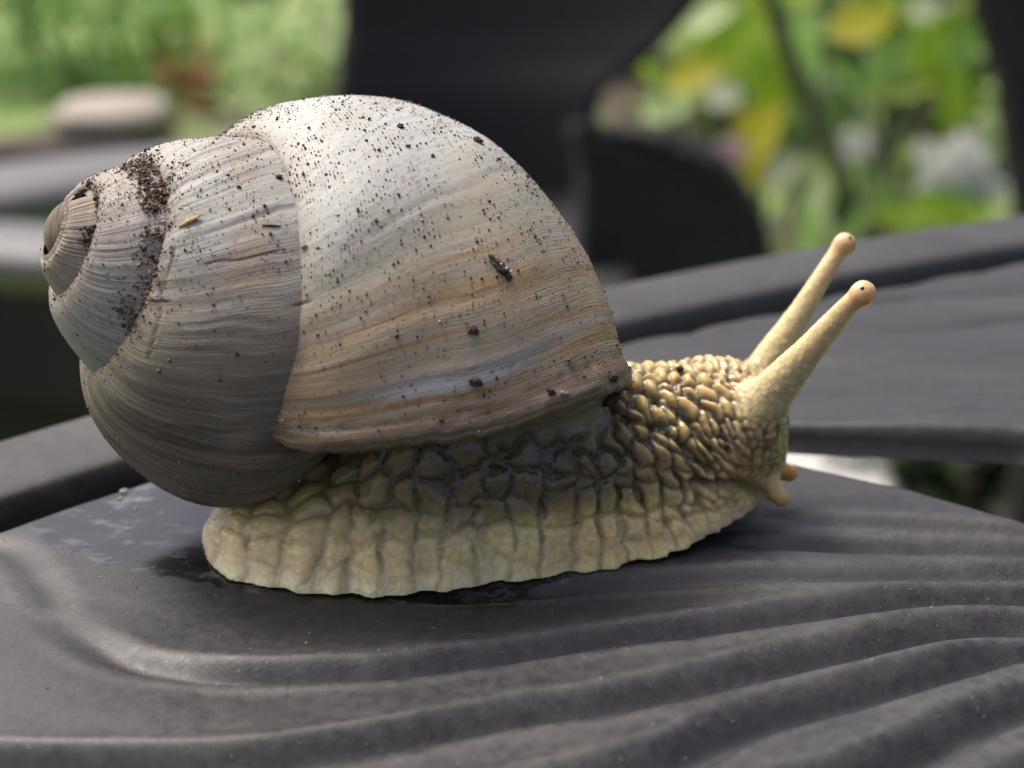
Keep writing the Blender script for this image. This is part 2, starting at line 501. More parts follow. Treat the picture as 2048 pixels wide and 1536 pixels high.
# ------------------------------------------------------------------ the snail: shell
SP = dict(zip('cx cz az ti W R H rr rh rot th tau1 tau2 sq sc kh kp q2 hq'.split(), SHELL_P))
KN = np.array([0, -1.2, -2.4, -3.8, -5.4, -7.2, -9.5, -13., -19.])
KW = np.array([1.2, 1.2, 1.3, 1.5, 1.7, 2.1, 3., 4.5, 6.])
def s_dev(th, c):
    w = SHELL_P[19 + 9 * c:28 + 9 * c]; o = 0; n = 1e-9
    for i in range(9):
        g = np.exp(-.5 * ((th - KN[i]) / KW[i] * 1.3) ** 2); o = o + g * w[i]; n = n + g
    return np.exp(o / n)
def s_prm(th):
    k = math.log(SP['W']) / (2 * np.pi); b = th * th / (1 + abs(th) / 6)
    return (SP['R'] * np.exp(k * th - SP['q2'] * b) * s_dev(th, 0), SP['H'] * np.exp(SP['kh'] * k * th - SP['hq'] * b) * s_dev(th, 1),
            np.exp(SP['kp'] * k * th - SP['q2'] * b) * s_dev(th, 2), np.exp(SP['kp'] * k * th - SP['q2'] * b) * s_dev(th, 3))
def s_gen(th, phi):
    e = 2 / SP['sq']; R, H, r1, r2 = s_prm(th); c, s = np.cos(phi), np.sin(phi)
    u = np.sign(c) * abs(c) ** e * SP['rr'] * r1; v = np.sign(s) * abs(s) ** e * SP['rh'] * r2
    cr, sr = math.cos(SP['rot']), math.sin(SP['rot'])
    return R + u * cr - v * sr, H + u * sr + v * cr
S_A = np.array([math.cos(SP['ti']) * math.cos(SP['az']), -math.sin(SP['az']) * math.cos(SP['ti']), -math.sin(SP['ti'])])
S_E1 = np.cross(S_A, [0, 0, 1]); S_E1 /= np.linalg.norm(S_E1)
S_E2 = np.cross(S_E1, S_A)
S_APEX = np.array([SP['cx'], SHELL_Y, SP['cz']]) - S_A * SP['sc'] * .9
def s_surf(th, phi):
    r, h = s_gen(th, phi); s = SP['sc']
    T = SP['th'] + th + SP['tau1'] * np.sin(phi) + SP['tau2'] * np.cos(2 * phi)
    return S_APEX + (s * h)[..., None] * S_A + (s * r * np.cos(T))[..., None] * S_E1 - (s * r * np.sin(T))[..., None] * S_E2
def s_suture(th):
    PN = np.linspace(0, -2.6, 105)
    r, h = s_gen(th[:, None], PN[None]); R, H, r1, r2 = s_prm(th[:, None] - 2 * np.pi)
    u, v = r - R, h - H; cr, sr = math.cos(SP['rot']), math.sin(SP['rot'])
    ins = abs((u * cr + v * sr) / SP['rr'] / r1) ** SP['sq'] + abs((-u * sr + v * cr) / SP['rh'] / r2) ** SP['sq'] - 1
    i = np.maximum((ins < 0).argmax(1), 1); ar = np.arange(len(th)); a, b = ins[ar, i - 1], ins[ar, i]
    return PN[i - 1] + a / (a - b + 1e-12) * (PN[1] - PN[0])

def build_shell(root):
    TH0 = -20.3
    # rows spaced by arc length
    tt = np.linspace(TH0, 0, 3000); rr = s_gen(tt, np.zeros_like(tt))[0] * SP['sc']
    U = np.r_[0, np.cumsum(.5 * (rr[1:] + rr[:-1]) * np.diff(tt))]           # metres
    step = np.clip(rr / .013 * .000085, .00003, .000085)
    nrow = int(np.sum(np.diff(U) / (.5 * (step[1:] + step[:-1]))))
    cum = np.r_[0, np.cumsum(np.diff(U) / (.5 * (step[1:] + step[:-1])))]
    th = np.interp(np.linspace(0, cum[-1], nrow), cum, tt); Ur = np.interp(th, tt, U)
    ps = np.interp(th, tt[::6], s_suture(tt[::6]))
    m = 150
    s = np.linspace(0, 1, m)
    ph = (ps - .10)[:, None] + (2.45 - ps + .10)[:, None] * s[None]
    jag = .004 * vnoise(ph * 6, 0 * ph, seed=131) + .004 * vnoise(ph * 31, 0 * ph, seed=132) + .004 * vnoise(ph * 80, 0 * ph, seed=133)
    P = s_surf(th[:, None] + jag * sstep(-.07, 0, th)[:, None], ph)
    du = np.gradient(P, axis=0); dv = np.gradient(P, axis=1)
    N = np.cross(dv, du); N /= np.linalg.norm(N, axis=-1, keepdims=True) + 1e-15
    cen = s_surf(th[:, None] + 0 * ph, ph * 0 + np.pi)  # any inner point, to orient the normals
    C = S_APEX + ((s_prm(th)[1] * SP['sc'])[:, None] * S_A)[:, None]
    sg = np.sign(np.median(((P - C) * N).sum(-1))); N *= sg
    Vmm = np.cumsum(np.linalg.norm(np.diff(P, axis=1, prepend=P[:, :1]), axis=-1), 1) * 1000
    V0 = np.array([np.interp(.10 / (2.45 - p_ + .10), s, v_) for p_, v_ in zip(ps, Vmm)])
    Vmm = Vmm - V0[:, None]          # mm from the visible seam
    Umm = (Ur * 1000)[:, None] + 0 * Vmm
    size = (rr.max() and np.interp(th, tt, rr) / rr.max())[:, None]
    fromlip = (Ur[-1] - Ur)[:, None] * 1000 + 0 * Vmm
    # growth ribs
    wob = .22 * vnoise(Umm * .10, Vmm * .16, seed=31) + .05 * vnoise(Umm * .6, Vmm * .5, seed=32)
    q = (Umm + wob) / np.clip(size, .25, 1)
    rib = .55 * vnoise(q * 1.15, Vmm * .05, seed=33) + .45 * vnoise(q * 2.6, Vmm * .09, seed=34) + .25 * vnoise(q * 5.5, Vmm * .15, seed=35) * (.4 + .6 * sstep(60, 80, fromlip))
    amp = .00006 * (1 + 1.6 * sstep(60, 80, fromlip)) * np.clip(size, .3, 1) * (1 + 1.6 * sstep(16, 3, fromlip) + .5 * vnoise(Umm * .07, Vmm * .1, seed=36))
    disp = rib * amp
    disp += .00022 * size * vnoise(Umm * .16, Vmm * .16, seed=37) * sstep(.3, 2.0, Vmm)
    # heavy wrinkles just before the lip, lip itself slightly flared
    disp += .00010 * sstep(7, 2, fromlip) * vnoise(fromlip * 1.4 + wob * 2, Vmm * .06, seed=38)
    disp += .0005 * sstep(2.2, .6, fromlip) * sstep(1, 5, Vmm)
    disp -= .00028 * np.exp(-np.maximum(fromlip - .2, 0) / .25) * .6
    # suture seam sinks in
    Vp = np.maximum(Vmm, 0); sz = np.clip(size, .22, 1)
    vs = 2.6 * sz; sh = np.interp(th, [-20, -8, -5.5, -3.5, 0], [.75, .75, .6, .28, .15])[:, None]
    disp += .0010 * sz * sh * (Vp / vs) * np.exp(1 - Vp / vs)
    disp -= .00022 * sz * np.exp(-(Vp / (.45 * sz)) ** 2)
    # cracks, traced where the photo shows them
    XY, Zc = proj(P)
    facing = ((CAM - P) * N).sum(-1) > 0
    crack = np.zeros(P.shape[:2])
    for pts, w in [([(352, 500), (347, 530), (330, 575), (322, 640), (308, 690), (302, 715)], 2.6), ([(412, 530), (440, 522), (480, 520), (520, 510), (560, 500)], 2.4),
                   ([(205, 632), (240, 612), (275, 605), (340, 604)], 3), ([(590, 612), (620, 604)], 3.2)]:
        d, _ = polyline_dist(XY[..., 0], XY[..., 1], smooth_curve(pts, 5))
        crack = np.maximum(crack, np.where(facing & (th[:, None] > -11.5), np.exp(-(d / w) ** 2), 0))
    disp -= .00006 * crack
    P2 = P + N * disp[..., None]
    # pigment, plus some shade of the near flank worked into it
    white = np.array([.54, .53, .495]); grey = np.array([.36, .335, .30]); tan = np.array([.52, .34, .17]); brown = np.array([.17, .105, .06]); olive = np.array([.33, .26, .11])
    n1 = vnoise(Umm * .11, Vmm * .13, seed=41); n2 = vnoise((Umm + wob) * 1.3, Vmm * .07, seed=42); n3 = vnoise((Umm + wob) * 3.1, Vmm * .09, seed=43); n5 = vnoise((Umm + wob) / np.clip(size, .3, 1) * 2.2, Vmm * .06, seed=45); n4 = vnoise(Umm * .3, Vmm * .3, seed=44)
    col = white + 0 * P
    mixc = lambda c, d, w: c + (d - c) * np.clip(w, 0, 1)[..., None]
    older = sstep(60, 85, fromlip)                                   # the turn before the last is greyer and browner
    col = mixc(col, grey, .35 * older + .25 * sstep(-.1, .6, n1))
    col = mixc(col, np.array([.38, .34, .245]), .75 * sstep(23, 13, fromlip + 3 * n1 + 2 * n4))  # darker down the last turn: part staining, part shade put into the colour
    col = mixc(col, np.array([.32, .27, .185]), .8 * sstep(62, 80, fromlip) * sstep(121, 106, fromlip + 3 * n1 + 2 * n4))  # same on the turn before: old outer layer and dirt plus painted shade
    zone = sstep(15.5, 8, fromlip + 3 * n1) * sstep(.2, 1.5, fromlip)            # reddish brown growth bands towards the lip
    bands = sstep(-.12, .42, n2 * .8 + n3 * .5)
    col = mixc(col, tan, zone * (.45 + .45 * bands) + .16 * sstep(30, 14, fromlip + 5 * n4) * bands)
    col = mixc(col, brown, zone * .45 * sstep(.15, .7, n3 * .7 + n2 * .5))
    pale = sstep(.05, .5, -n2) * sstep(6, 3.4, fromlip) * sstep(1.6, 2.3, fromlip)
    col = mixc(col, np.array([.62, .61, .60]), pale * .8)
    low = sstep(60, 75, fromlip) * sstep(113, 97, fromlip + 3 * n1)  # lowest flank: dark outer layer, deepened by shade put into the colour
    col = mixc(col, np.array([.10, .072, .045]), low * np.clip(sstep(1, 9, Vmm) * .40 + .5 * sstep(-.25, .45, n5 * 1.0 + n3 * .5 + n1 * .3), 0, .9))
    col = mixc(col, np.array([.62, .40, .22]), .45 * sstep(.35, .8, n4) * sstep(.1, .5, n1))
    col = mixc(col, np.array([.19, .13, .085]), .38 * sstep(.05, -.55, rib) * (.5 + .5 * sstep(20, 8, fromlip) + .5 * older) * (.35 + .65 * sstep(-.3, .4, n4)))
    stain = np.exp(-(np.maximum(Vmm, 0) / 1.6) ** 2) * .4 + .25 * sstep(.1, .6, n1) * sstep(-.2, .4, n4)
    col = mixc(col, np.array([.30, .22, .145]), stain)
    g1, g2, g3 = (P * 1000)[..., 0], (P * 1000)[..., 1], (P * 1000)[..., 2]
    spk = vnoise(g1 * 3.2, g2 * 3.2, g3 * 3.2, 141); spk2 = vnoise(g1 * 6.5, g2 * 6.5, g3 * 6.5, 142)
    col = mixc(col, np.array([.20, .14, .09]), .55 * sstep(.35, .75, spk * .6 + spk2 * .6) * (.4 + .6 * sstep(-.3, .4, n4)))
    # early turns: pinkish mauve
    e = sstep(-11.5, -14.5, th)[:, None] + 0 * Vmm
    col = mixc(col, np.array([.43, .37, .32]), .7 * e)
    col = mixc(col, np.array([.28, .205, .175]), .5 * e * sstep(0, .6, vnoise(Umm * .9, Vmm * .9, seed=46)))
    col = mixc(col, np.array([.42, .31, .19]), sstep(-17.4, -18.6, th)[:, None] * .4 + 0 * Vmm)
    # lip: dark brown line then fresh yellowish edge; dirt in the seam
    col = mixc(col, brown * .9, .95 * np.exp(-((fromlip - 1.1 - .3 * n1) / .6) ** 2) * sstep(-.8, .2, vnoise(Umm, Vmm * .8, seed=48) + .5))
    col = mixc(col, olive * .62, .9 * sstep(.75, .45, fromlip + .3 * n1 + .2 * n4))
    col = mixc(col, brown * 1.2, .75 * sstep(4.0, 1.2, fromlip) * sstep(0, .5, vnoise(Umm * 3, Vmm * 1.5, seed=47)))
    seam = np.exp(-(Vmm / (.32 * np.clip(size, .35, 1) * (1.2 + .8 * vnoise(Umm * 1.3, 0 * Vmm, seed=49)))) ** 2)
    col = mixc(col, np.array([.085, .055, .035]), .8 * seam)
    # inner wall: roll over the lip and go back inside
    g0 = np.stack([Umm, Vmm, np.clip(.22 + .8 * sstep(70, 95, fromlip) * sstep(125, 108, fromlip) + .45 * sstep(108, 130, fromlip) + .5 * sstep(15, 6, fromlip) + .25 * n1, .1, 1)], -1)
    first = np.broadcast_to(P2[0].mean(0), (1, m, 3))
    rows = [first, P2]; cols = [col[:1], col]; grow = [g0[:1], g0]; cks = [crack[:1], crack]
    last, Nl = P2[-1], N[-1]; fwd = P2[-1] - P2[-6]; fwd /= np.linalg.norm(fwd, axis=-1, keepdims=True) + 1e-15
    thick = (.0009 * sstep(0, 3, Vmm[-1]) * sstep(1.0, .8, s))[:, None]
    for a in np.linspace(0, np.pi, 9)[1:]:
        rows.append((last - Nl * thick * .5 * (1 - math.cos(a)) + fwd * thick * .5 * math.sin(a))[None])
    for k in range(5, 200, 12):
        rows.append((P2[-1 - k] - N[-1 - k] * np.maximum(thick, .0002))[None])
    ne = sum(len(r) for r in rows[2:])
    cols.append(np.broadcast_to(olive * .7, (ne, m, 3))); grow.append(np.broadcast_to(g0[-1], (ne, m, 3))); cks.append(np.zeros((ne, m)))
    G = np.concatenate(rows, 0); F = grid_faces(len(G), m)
    if sg < 0: F = F[:, ::-1]
    # apex cap
    me = mesh_np('shell', np.concatenate([G.reshape(-1, 3)]), F)
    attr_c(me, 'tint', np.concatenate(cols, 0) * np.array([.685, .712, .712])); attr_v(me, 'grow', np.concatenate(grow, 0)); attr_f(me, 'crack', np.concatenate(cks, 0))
    o = link('shell', me, root, M_SHELL); o['label'] = 'greyish white ribbed spiral shell dusted with soil'
    # smooth nub that closes the very first turn
    k1 = np.searchsorted(th, -20.0); k2 = np.searchsorted(th, -16.6)
    zc = CAM + (FW + RT * (119 - 1024) / FPX + UP * (768 - 451) / FPX) * (np.median(Zc[k1:k2, :4]) + .0004)
    ax2 = np.cross(S_A, S_E2); basis = np.stack([ax2, S_E2, S_A], 0)
    a, b = np.meshgrid(np.linspace(0, np.pi, 17), np.linspace(0, 2 * np.pi, 33)[:-1], indexing='ij')
    B = np.stack([np.sin(a) * np.cos(b), np.sin(a) * np.sin(b), np.cos(a)], -1)
    zc = zc + S_A * .0006
    V = zc + (B * np.array([.0021, .0022, .0015])) @ basis
    me = mesh_np('apex_cap', V, grid_faces(17, 32, True)); nn = V.shape[0] * V.shape[1]
    attr_c(me, 'tint', np.tile([.31, .245, .18], (nn, 1))); attr_v(me, 'grow', V.reshape(-1, 3) * 1000); attr_f(me, 'crack', np.zeros(nn))
    ob = link('apex_cap', me, o, M_SHELL)
    return dict(P=P2, N=N, XY=XY, facing=facing, V=Vmm, th=th, fromlip=fromlip, Z=Zc)

# ------------------------------------------------------------------ the snail: body (one continuous skin)
def smin(a, b, k):
    h = np.clip(.5 + .5 * (b - a) / k, 0, 1)
    return b + (a - b) * h - k * h * (1 - h)

def round_cones(X, Y, Z, pts):
    """union of tapered capsules through pts = (x, y, z, r)"""
    out = None
    for (a, b) in zip(pts[:-1], pts[1:]):
        ab = np.array(b[:3]) - np.array(a[:3]); l2 = ab @ ab
        t = np.clip(((X - a[0]) * ab[0] + (Y - a[1]) * ab[1] + (Z - a[2]) * ab[2]) / l2, 0, 1)
        d = np.sqrt((X - a[0] - t * ab[0]) ** 2 + (Y - a[1] - t * ab[1]) ** 2 + (Z - a[2] - t * ab[2]) ** 2) - (a[3] + t * (b[3] - a[3]))
        out = d if out is None else np.minimum(out, d)
    return out

FOOT_X = np.array([-25.3, -24.8, -24, -22.5, -19.4, -14, -8.5, -1, 5, 10.9, 15, 18.5, 20.8, 22.0, 22.6])
FOOT_W = np.array([.05, 2.2, 4.8, 7.0, 9.0, 10.9, 11.7, 10.6, 9.7, 8.9, 7.3, 5.2, 3.3, 1.7, .05])
FOOT_H = np.array([.4, 1.5, 2.7, 4.2, 6.3, 9.0, 10.5, 11, 10.5, 9.0, 7.0, 5.0, 3.6, 2.4, .8])
FOOT_B = np.array([0, 0, 0, 0, 0, 0, 0, 0, 0, .1, .7, 1.5, 2.1, 2.4, 2.6])
def foot_c(x): return 2.0 + (x + 24.5) * .13
def smooth_tab(x, xp, fp):
    # interpolation softened by averaging
    return (np.interp(x - .5, xp, fp) + np.interp(x, xp, fp) * 2 + np.interp(x + .5, xp, fp)) / 4

TENT_NEAR = [(18.6, 5.6, 7.6, 2.9), (19.6, 4.3, 9.4, 2.55), (20.9, 3.4, 12.2, 1.75), (23.3, 2.0, 16.1, 1.18), (25.8, .7, 20.1, .80), (26.5, .3, 21.0, .78)]
TENT_FAR = [(19.0, 9.8, 8.8, 2.0), (21.2, 11.8, 11.2, 1.45), (24.4, 13.0, 15.9, 1.0), (27.2, 14.0, 20.5, .74), (27.5, 14.1, 21.0, .74)]
BULB_NEAR, BULB_FAR = (26.85, .15, 21.35, 1.02), (27.85, 14.15, 21.35, .98)
FEEL_NEAR = [(20.3, 5.6, 4.6, 1.3), (21.3, 4.8, 3.3, .92), (22.15, 4.5, 2.35, .74)]
FEEL_FAR = [(20.8, 8.6, 4.2, 1.2), (22.5, 9.0, 3.1, .85), (23.5, 9.2, 2.6, .74)]

def body_field(X, Y, Z):
    w = smooth_tab(X, FOOT_X, FOOT_W) + .02; h = smooth_tab(X, FOOT_X, FOOT_H); zb = smooth_tab(X, FOOT_X, FOOT_B)
    wavy = 1 + .02 * np.sin(X * 1.1) + .015 * np.sin(X * 2.3 + 1)
    zz = Z - zb
    dy = np.abs(Y - foot_c(X)) / (w * wavy * (1 + .15 * np.exp(-np.maximum(zz, 0) / .8)))
    g = np.sqrt(dy ** 2.1 + (np.maximum(zz, 0) / h) ** 1.75)
    f = (g - 1) * np.minimum(np.minimum(w, h), 6) * .9
    f = np.maximum(f, -(zz - .12))
    ex = np.maximum(X - 22.4, -25.1 - X); f = np.maximum(f, ex)
    neck = round_cones(X, Y, Z, [(-7, 2.5, 7, 7.6), (2, 4, 6.6, 7.4), (10, 5.5, 6.3, 7.0), (15.6, 7.0, 6.9, 6.35), (17.4, 7.4, 7.5, 5.55)])
    head = round_cones(X, Y, Z, [(17.2, 7.4, 7.4, 5.5), (18.9, 7.7, 4.9, 3.9)])
    neck = smin(neck, head, 1.0)
    f = smin(f, neck, .9)
    # mantle that fills the shell mouth
    mz = Z - 14.6 + (Y + 2.5) * .25
    man = (np.sqrt(((X + 5.2) / 12.6) ** 2 + ((Y + 1.6) / 8.9) ** 2 + (mz / 3.4) ** 2) - 1) * 3.4
    f = smin(f, man, 2.2)
    f = smin(f, round_cones(X, Y, Z, TENT_NEAR), 1.1)
    f = smin(f, round_cones(X, Y, Z, TENT_FAR), .9)
    for b in (BULB_NEAR, BULB_FAR):
        f = smin(f, np.sqrt((X - b[0]) ** 2 + (Y - b[1]) ** 2 + (Z - b[2]) ** 2) - b[3], .35)
    f = smin(f, round_cones(X, Y, Z, FEEL_NEAR), .6)
    f = smin(f, round_cones(X, Y, Z, FEEL_FAR), .6)
    return f

def surface_nets(Fv, org, h):
    ins = Fv < 0
    nx, ny, nz = Fv.shape
    acc = np.zeros((nx - 1, ny - 1, nz - 1, 3), np.float32); cnt = np.zeros((nx - 1, ny - 1, nz - 1), np.float32)
    corners = [(a, b, c) for a in (0, 1) for b in (0, 1) for c in (0, 1)]
    sl = lambda o, n: slice(o, n - 1 + o)
    for ci in corners:
        for ax in range(3):
            if ci[ax] == 0:
                cj = list(ci); cj[ax] = 1
                A = Fv[sl(ci[0], nx), sl(ci[1], ny), sl(ci[2], nz)]; B = Fv[sl(cj[0], nx), sl(cj[1], ny), sl(cj[2], nz)]
                m = (A < 0) != (B < 0)
                if not m.any(): continue
                t = A[m] / (A[m] - B[m])
                p = np.tile(np.array(ci, np.float32), (len(t), 1)); p[:, ax] = t
                acc[m] += p; cnt[m] += 1
    act = cnt > 0
    idx = np.full(act.shape, -1, np.int64); idx[act] = np.arange(act.sum())
    base = np.stack(np.nonzero(act), -1)
    V = np.asarray(org) + h * (base + acc[act] / cnt[act][:, None])
    quads = []
    for ax in range(3):
        a1, a2 = [(1, 2), (2, 0), (0, 1)][ax]
        s0 = [slice(None)] * 3; s1 = [slice(None)] * 3
        s0[ax] = slice(0, Fv.shape[ax] - 1); s1[ax] = slice(1, Fv.shape[ax])
        A, B = ins[tuple(s0)], ins[tuple(s1)]
        I = np.stack(np.nonzero(A != B), -1)
        ok = (I[:, a1] > 0) & (I[:, a2] > 0) & (I[:, a1] < Fv.shape[a1] - 1) & (I[:, a2] < Fv.shape[a2] - 1)
        I = I[ok]; flip = A[tuple(I.T)]
        def cell(d1, d2):
            J = I.copy(); J[:, a1] += d1; J[:, a2] += d2; return idx[tuple(J.T)]
        q = np.stack([cell(-1, -1), cell(0, -1), cell(0, 0), cell(-1, 0)], -1)
        q = np.where(flip[:, None], q, q[:, ::-1]); quads.append(q)
    Q = np.concatenate(quads); return V, Q[(Q >= 0).all(1)]

def voronoi2(a, b, seed, jit=.75):
    """jittered-grid cells: nearest and second nearest distance and a per-cell random"""
    ia, ib = np.floor(a).astype(np.int64), np.floor(b).astype(np.int64)
    d1 = np.full(a.shape, 9.); d2 = np.full(a.shape, 9.); rid = np.zeros(a.shape)
    for da in (-1, 0, 1):
        for db in (-1, 0, 1):
            ca, cb = ia + da, ib + db
            ja = vnoise(ca, cb, 0, seed) * .5 * jit + .5; jb = vnoise(ca, cb, 7, seed + 1) * .5 * jit + .5
            d = np.hypot(ca + ja - a, cb + jb - b)
            n = d < d1
            d2 = np.where(n, d1, np.minimum(d2, d)); rid = np.where(n, vnoise(ca, cb, 3, seed + 2), rid); d1 = np.where(n, d, d1)
    return d1, d2, rid

def voronoi3(x, y, z, seed, jit=.8):
    ix, iy, iz = [np.floor(t).astype(np.int64) for t in (x, y, z)]
    d1 = np.full(x.shape, 9.); d2 = np.full(x.shape, 9.)
    for a in (-1, 0, 1):
        for b in (-1, 0, 1):
            for c in (-1, 0, 1):
                X, Y, Z = ix + a, iy + b, iz + c
                d = np.sqrt((X + .5 + .5 * jit * vnoise(X, Y, Z, seed) - x) ** 2 + (Y + .5 + .5 * jit * vnoise(X, Y, Z, seed + 1) - y) ** 2 + (Z + .5 + .5 * jit * vnoise(X, Y, Z, seed + 2) - z) ** 2)
                n = d < d1; d2 = np.where(n, d1, np.minimum(d2, d)); d1 = np.where(n, d, d1)
    return d1, d2

def build_body(root):
    h = .26
    gx, gy, gz = np.arange(-27, 30.5, h), np.arange(-20, 19, h), np.arange(-.6, 24, h)
    X, Y, Z = np.meshgrid(gx.astype(np.float32), gy.astype(np.float32), gz.astype(np.float32), indexing='ij')
    V, Q = surface_nets(body_field(X, Y, Z).astype(np.float32), (gx[0], gy[0], gz[0]), h)
    tmp = bpy.data.objects.new('tmp_body', mesh_np('tmp_body', V * MM, Q)); COL.objects.link(tmp)
    md = tmp.modifiers.new('s', 'SUBSURF'); md.levels = 1; md.render_levels = 1
    dg = bpy.context.evaluated_depsgraph_get()
    me = bpy.data.meshes.new_from_object(tmp.evaluated_get(dg), depsgraph=dg)
    tm = tmp.data; bpy.data.objects.remove(tmp); bpy.data.meshes.remove(tm)
    n = len(me.vertices)
    co = np.empty(n * 3, np.float32); me.vertices.foreach_get('co', co); co = co.reshape(-1, 3).astype(float) * 1000
    no = np.empty(n * 3, np.float32); me.vertices.foreach_get('normal', no); no = no.reshape(-1, 3).astype(float)
    x, y, z = co.T
    # distance fields that say which region a point belongs to
    fn = round_cones(x, y, z, TENT_NEAR[1:]); ff = round_cones(x, y, z, TENT_FAR[1:])
    fl = np.minimum(round_cones(x, y, z, FEEL_NEAR), round_cones(x, y, z, FEEL_FAR))
    up_t = np.clip((z - 10.5) / 10.5, 0, 1)
    tent = np.maximum(sstep(.9, .05, fn) * sstep(9.0, 12.5, z), sstep(.7, .05, ff) * sstep(11.0, 13.2, z))
    feel = sstep(.45, .0, fl) * sstep(20.4, 21.3, x)
    headw = sstep(17.0, 20.0, x + .25 * (8 - z))
    # chart over the flank: a along the body, b round it
    ang = np.arctan2(z - 1.5, foot_c(x) - y)               # 0 at the near edge of the sole, pi/2 on top
    b_len = ang * 9.0
    xg = np.linspace(-30, 35, 600)
    La = np.interp(xg, [-26, 2, 8, 12, 17, 20, 24], [2.55, 2.45, 1.9, 1.6, 1.15, .8, .7])
    A_of = np.cumsum(1 / La) * (xg[1] - xg[0])
    w1 = vnoise(x * .35, y * .35, z * .35, 51) * .5 + vnoise(x * 1.1, y * 1.1, z * 1.1, 61) * .32; w2 = vnoise(x * .35, y * .35, z * .35, 52) * .5 + vnoise(x * 1.1, y * 1.1, z * 1.1, 62) * .32
    lean = np.interp(x, [-26, -18, -8, 6, 14, 20], [-.55, -.35, -.05, .0, .38, .35])      # rows lean with the body
    a = np.interp(x + lean * (z - 4) * .8 + w1, xg, A_of)
    Lb = np.interp(x, [-26, 4, 10, 16, 20], [2.1, 1.9, 1.5, 1.15, .8])
    b = (b_len + w2) / Lb
    rows = np.floor(b); a2 = a + .5 * (rows % 2) * sstep(4, 9, x)
    d1, d2, rid = voronoi2(a, b, 60, .75)
    footz = sstep(8.5, 5.0, z - .12 * (x - 5)) * sstep(15.5, 10, x)
    e1, e2, rid2 = voronoi2(a, b_len / 2.3 + .25 * w2, 63, .42)
    edge = (d2 - d1) * (1 - footz) + (e2 - e1) * footz                                            # 0 in the furrow
    # sub-tubercles
    s1, s2, _ = voronoi2(a * 3.1 + .3 * w1, b * 3.0, 70, .8); sub = s2 - s1
    # straight vertical furrows of the foot flank
    af = a + .10 * vnoise(b * 1.3, np.floor(a), seed=53)
    fr = np.abs(af - np.round(af)); foot = sstep(8.5, 5.0, z - .12 * (x - 5)) * sstep(17.5, 13, x)
    fringe = sstep(2.6, .9, z - np.interp(x, FOOT_X, FOOT_B))
    oval = np.sqrt(np.clip(1 - (d1 / .66) ** 2, 0, 1))                              # rounded warts of the neck
    pillow = (1 - np.exp(-(np.maximum(edge, 0) / .17) ** 1.6)) * (.7 + .3 * np.sqrt(np.clip(1 - (e1 / .9) ** 2, 0, 1)))   # soft cushions of the flank
    oval = oval * (1 - np.exp(-(np.maximum(d2 - d1, 0) / .20) ** 1.5))
    hh = oval * (1 - footz) + pillow * footz
    furrow = np.exp(-(fr / .085) ** 2) * foot
    hs = sstep(0, .5, sub)
    # granules of the head and the feelers
    v1, v2 = voronoi3(x / .78, y / .78, z / .78, 80); hg = sstep(-.05, .6, v2 - v1)
    t1, t2 = voronoi3(x / .42, y / .42, z / .42, 90); ht = sstep(-.05, .6, t2 - t1)
    # fine vertical pleats on the fringe
    pl = np.abs(((a * 6.3 + .35 * vnoise(a * 3, b, seed=54)) % 1) - .5) * 2
    flank = np.clip(1 - tent - feel, 0, 1)
    chartw = flank * (1 - headw) * (1 - .75 * fringe)
    ampb = np.interp(x, [-26, -10, 4, 10, 17], [.34, .38, .52, .72, .55])
    neckw = sstep(5, 10, x)
    skirt = sstep(2.6, .8, z - np.interp(x, FOOT_X, FOOT_B))
    H = chartw * ampb * 1.08 * (hh - .6) * (1 - .30 * footz)
    H += chartw * (.04 + .05 * foot) * (hs - .5)
    H -= chartw * .2 * furrow
    H += flank * headw * (1 - fringe) * .17 * (hg - .5)
    H += tent * .11 * (ht - .5) * (1.25 - up_t) + feel * .08 * (ht - .5)
    H += flank * fringe * (.012 * (pl - .5) + .035 * (hs - .5)) * (1 - headw)
    H *= 1 - .94 * skirt * flank
    H += flank * (1 - fringe) * .15 * vnoise(x * .8, y * .8, z * .8, 55)
    # creases: under the head above the front lobe of the foot, and the deep oblique furrows of the neck
    xyb, _ = proj(co * MM); near_side = (y < foot_c(x) + 1.5) & (no[:, 1] < .35)
    crease = np.zeros(n)
    for pts, wpx, dep in [([(1385, 966), (1417, 970), (1479, 974), (1533, 992), (1570, 1010)], 10, .75), ([(1225, 812), (1253, 833), (1315, 859), (1373, 895), (1420, 946)], 7, .5),
                          ([(1290, 780), (1340, 815), (1385, 850), (1425, 905)], 6, .42), ([(1340, 765), (1395, 800), (1440, 850), (1460, 905)], 6, .35)]:
        dd, tt_ = polyline_dist(xyb[:, 0], xyb[:, 1], smooth_curve(pts, 5)); k_ = np.where(near_side, np.exp(-(dd / wpx) ** 2), 0)
        H -= dep * k_ * flank; crease = np.maximum(crease, k_)
    bulb = np.minimum(np.linalg.norm(co - np.array(BULB_NEAR[:3]), axis=1) - BULB_NEAR[3], np.linalg.norm(co - np.array(BULB_FAR[:3]), axis=1) - BULB_FAR[3])
    bw = sstep(.35, .0, bulb)
    H *= 1 - bw
    sole = sstep(.25, .0, z - np.interp(x, FOOT_X, FOOT_B)) * (no[:, 2] < -.5)
    H *= 1 - sole
    mant = sstep(10.8, 12.4, z + .10 * (x + 5)) * sstep(8.5, 6.5, x) * sstep(3, -1, y)
    H *= 1 - .9 * mant
    ed = np.empty(len(me.edges) * 2, np.int32); me.edges.foreach_get('vertices', ed); ed = ed.reshape(-1, 2)
    deg = np.bincount(ed.ravel(), minlength=n).clip(1)
    for _ in range(3):
        acc = np.bincount(ed[:, 0], H[ed[:, 1]], n) + np.bincount(ed[:, 1], H[ed[:, 0]], n)
        k_ = .60 - .14 * neckw; H = (1 - k_) * H + k_ * acc / deg
    co2 = co + no * H[:, None]
